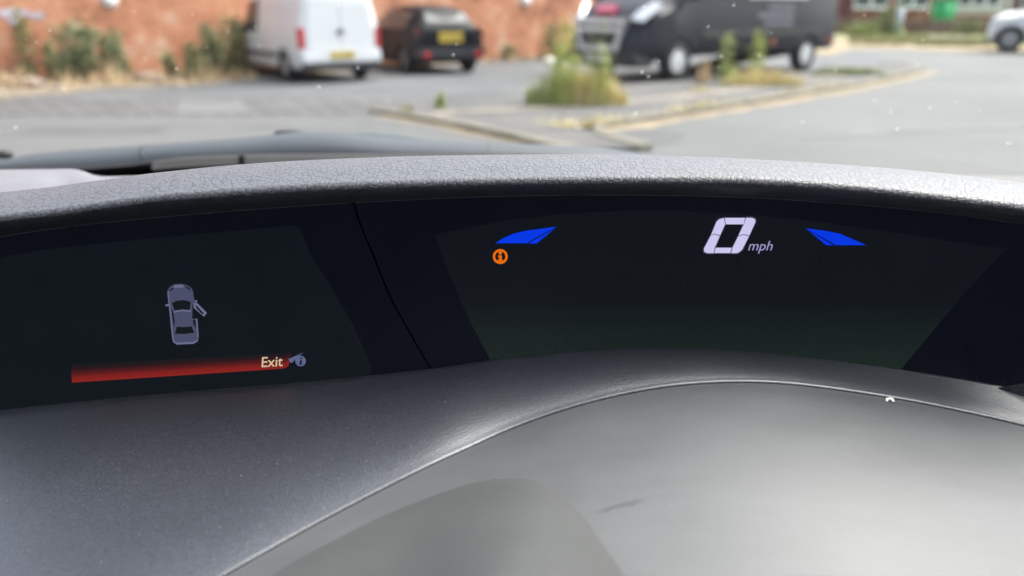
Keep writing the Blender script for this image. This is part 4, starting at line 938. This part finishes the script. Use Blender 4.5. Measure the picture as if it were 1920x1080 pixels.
cl('washer_jet', bm, M_BLACKP, smooth=True)
bm = bmesh.new(); c = cp(455, 300, .983); box(bm, c.x - .003, c.x + .003, c.y - .006, c.y, c.z - .01, c.z + .006); cl('tray_clip', bm, M_DARK)
strip('wiper_blade', [(655, 251), (690, 251), (750, 256), (800, 262), (835, 266)], [(655, 254), (700, 259), (760, 266), (835, 270)], 655, 835, 1.13, mat('wiper_rubber', (.035, .06, .065), .5))
# bonnet falling away below the line of sight
rows = []
for i in range(21):
    x = -1.16 + 1.98 * i / 20; c = 4 * (i / 20) * (1 - i / 20); rows.append([(x, 1.13, 1.2 - .245 + .02 * c), (x, 1.5, 1.2 - .32 + .02 * c), (x, 1.8, 1.2 - .42 + .02 * c), (x * 1 , 1.95 + .05 * c, 1.2 - .60), (x, 1.97 + .05 * c, .3)])
cl('bonnet', grid(rows), mat('bonnet_paint', (.09, .10, .12), .3, coat=.6), smooth=True)
# cabin: roof lining, pillars, seats, doors
M_ROOF = mat('roof_cloth', (.10, .10, .10), .95, bmp=(400, .3, .0005)); M_SEAT = mat('seat_cloth', (.02, .02, .022), .9, bmp=(300, .4, .0005))
rows = []
for i in range(17):
    u = i / 16; a = ws(u, 1.0); rows.append([a + Vector((0, 0, .012)), a + Vector((0, -.25, .03)), Vector((a.x * 1.02, -.9, 1.2 + .45)), Vector((a.x, -1.9, 1.2 + .38))])
cl('roof_lining', grid(rows), M_ROOF, smooth=True)
rows = [[p.co.copy() if hasattr(p, 'co') else p for p in r] for r in rows]
cl('roof_panel', grid([[Vector(p) + Vector((0, 0, .03)) for p in r] for r in rows]), mat('roof_paint', (.09, .10, .12), .3, coat=.6), smooth=True)
for s in (0, 1):
    bm = bmesh.new(); cyl(bm, ws(s, 0), ws(s, 1), .035, .028, 10); cl('windscreen_pillar', bm, M_ROOF, smooth=True)
    x = -1.17 if s == 0 else .83; x2 = -1.04 if s == 0 else .66
    cl('door_panel', slab([(x, .9, .25), (x, -1.8, .25), (x, -1.8, 1.04), (x, .1, 1.03), (x, .88, 1.0)], (.05 if s == 0 else -.05, 0, 0)), M_SEAT)
    bm = bmesh.new(); cyl(bm, (x, -.35, 1.0), (x2, -.45, 1.63), .05, .04, 10); cl('door_pillar', bm, M_ROOF, smooth=True)
cl('pillar_light_blocker', slab([(.80, .88, 1.0), (.80, -.02, 1.0), (.795, -.02, 1.22), (.78, .12, 1.42), (.77, .22, 1.56), (.80, .62, 1.38)], (.02, 0, 0)), M_SEAT)  # unseen opaque panel added to keep light from the right off the dash
def seat(cx):
    o = cl('seat', boxm(cx - .25, cx + .25, -.60, -.05 + 0, .38, .52, bev=.05), M_SEAT, smooth=False)
    bm = boxm(cx - .25, cx + .25, -.09, .09, 0, .62, bev=.05); bmesh.ops.rotate(bm, verts=bm.verts, matrix=Matrix.Rotation(R(18), 3, 'X')); bmesh.ops.translate(bm, verts=bm.verts, vec=(0, -.55, .5)); cl('backrest', bm, M_SEAT, o)
    cl('headrest', boxm(cx - .13, cx + .13, -.86, -.74, 1.13, 1.33, bev=.04), M_SEAT, o)
seat(0.0); seat(-.68)
for x0 in (-1.195, .84): cl('rear_window_blocker', boxm(x0, x0 + .02, -.56, -.12, 1.0, 1.6), M_SEAT)  # opaque panels where windows would be, added to darken the cabin
cl('tailgate_blocker', boxm(-1.17, .83, -1.95, -1.88, .3, 1.6), M_SEAT)  # windowless closure added behind the seats to stop light from the rear
for x0 in (-1.19, .81): cl('rear_quarter_blocker', boxm(x0, x0 + .03, -1.9, -.55, 1.0, 1.6), M_SEAT)  # unseen solid sides, added to keep daylight out of the rear cabin
cl('rear_bench', boxm(-1.1, .5, -1.75, -1.5, .4, 1.2, bev=.05), M_SEAT)
cl('cabin_floor', boxm(-1.12, .78, -1.8, .95, .24, .27), M_SEAT)
cl('bulkhead', boxm(-1.12, .78, .95, 1.0, .27, .92), M_SEAT)
